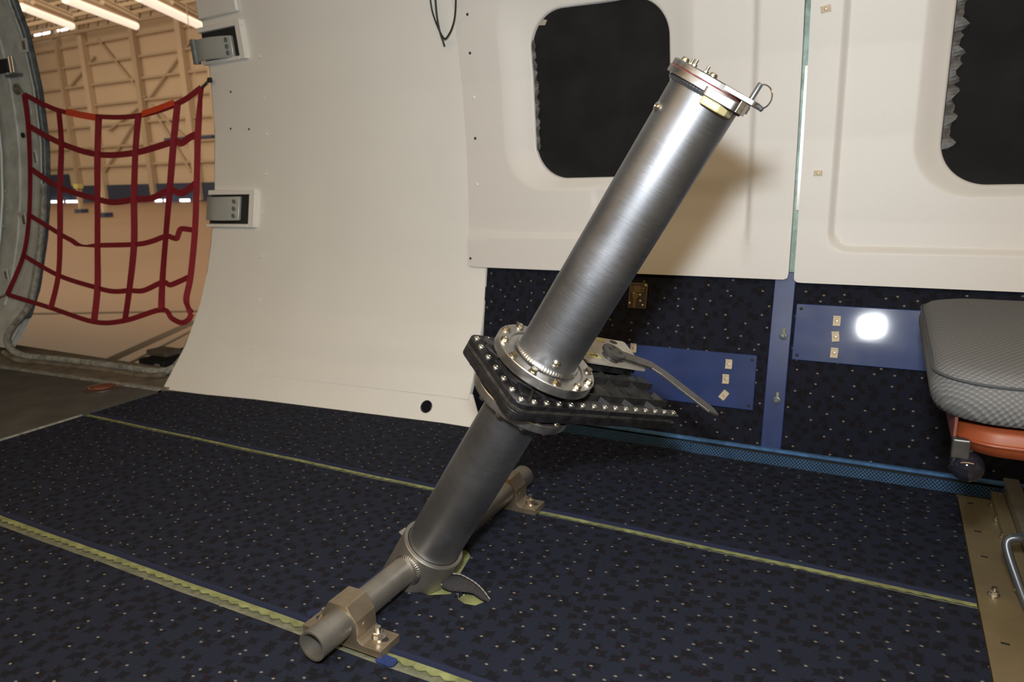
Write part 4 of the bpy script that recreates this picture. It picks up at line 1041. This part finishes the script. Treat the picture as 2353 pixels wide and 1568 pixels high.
# daylight gaps under the hangar doors
for (a_, c_, l_) in ((103, 145, 'bright daylight gap under the hangar door, leftmost'), (152, 178, 'bright daylight gap under the hangar door beside the second net strap'), (357, 372, 'bright daylight gap under the hangar door right of the middle strap'), (378, 388, 'small daylight gap under the hangar door between net straps'), (414, 436, 'bright daylight gap under the hangar door by the last strap')):
    p = pix(a_, 462, Y=HY-2.6); q = pix(c_, 462, Y=HY-2.6); t_ = thing('door_gap', V(((p.x+q.x)/2, HY-2.6, HZ)), l_, 'door gap', 'daylight gaps under the hangar doors')
    MB().box(((p.x+q.x)/2, HY-2.6, HZ+.3), (q.x-p.x, .2, .6)).build('gap', M['day'], t_); MB().box(((p.x+q.x)/2, HY-2.45, HZ+.75), (q.x-p.x+.6, .2, .3)).build('door_sill', M['hdado'], t_)
# stand legs and lift seen through the net
p = pix(232, 430, Y=60); t_ = thing('work_lift', (p.x, 60, HZ), 'pale slim work lift standing far off in the hangar', 'lift')
MB().box((p.x, 60, (HZ+.2)/2+p.z/2-.3), (.5, .5, p.z-HZ+.4)).build('mast', M['hwall'], t_); MB().box((p.x, 60, HZ+.3), (1.6, 1.2, .6)).build('chassis', M['hdado'], t_)
p = pix(178, 428, Y=70); t_ = thing('work_lift', (p.x, 70, HZ), 'dark lift with yellow basket beside the hangar column', 'lift')
MB().box((p.x, 70, HZ+2.2), (.5, .5, 4.4)).build('mast', M['hsteel'], t_); MB().box((p.x+.2, 70, p.z), (1.1, .9, .7)).build('basket', M['yellow'], t_); MB().box((p.x, 70, HZ+.3), (1.8, 1.2, .6)).build('chassis', M['hdado'], t_)
p = pix(430, 318, Y=60); t_ = thing('overhead_beam', (p.x, 60, p.z), 'dark horizontal blade shape hanging in the hangar behind the net', 'beam')
MB().box((p.x+.3, 60, p.z), (8.5, .5, .42)).build('blade', M['hdado'], t_, .1); MB().box((p.x+2.6, 60, p.z+8), (.06, .06, 16)).build('hanger', M['hsteel'], t_)
# thin dark strips added as dark bands across the hangar floor
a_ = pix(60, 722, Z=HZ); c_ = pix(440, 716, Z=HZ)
t_ = thing('floor_dark_bands', ((a_+c_)/2), 'added dark bands crossing the hangar floor outside', 'drain')  # 'drain' is only the category; these are added dark strips
dv = (c_-a_).normalized(); nv = V((-dv.y, dv.x, 0))
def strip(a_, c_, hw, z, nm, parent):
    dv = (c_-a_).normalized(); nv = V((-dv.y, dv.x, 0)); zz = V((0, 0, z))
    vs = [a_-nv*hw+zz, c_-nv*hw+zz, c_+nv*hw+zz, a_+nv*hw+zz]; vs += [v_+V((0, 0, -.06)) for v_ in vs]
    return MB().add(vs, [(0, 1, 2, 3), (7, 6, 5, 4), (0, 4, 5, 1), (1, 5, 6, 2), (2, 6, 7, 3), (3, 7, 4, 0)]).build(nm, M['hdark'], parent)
strip(a_-dv*6, c_+dv*4, .12, .012, 'dark_band', t_); strip(pix(215, 845, Z=HZ), pix(450, 738, Z=HZ), .16, .010, 'dark_band', t_); strip(pix(280, 845, Z=HZ), pix(450, 756, Z=HZ), .05, .010, 'dark_band', t_)
# boarding platform just below the sill
pq = pix(378, 835, Y=2.35)
t_ = thing('boarding_platform', (pq.x, 2.4, HZ), 'dark metal boarding platform corner just outside the door sill', 'platform')
MB().box((pq.x, 2.42, pq.z), (.20, .30, .07)).build('head', M['dark'], t_, .01)
MB().box((pq.x-.06, 2.40, pq.z+.045), (.16, .10, .03)).build('clamp', M['sill'], t_, .004)
MB().box((pq.x+.065, 2.26, pq.z+.0), (.03, .01, .05)).build('tag', M['hinge'], t_)
for k in (-1, 1): MB().cyl((pq.x+.06*k, 2.44, HZ), (pq.x+.06*k, 2.44, pq.z), .02, 12).build('leg', M['dark'], t_)
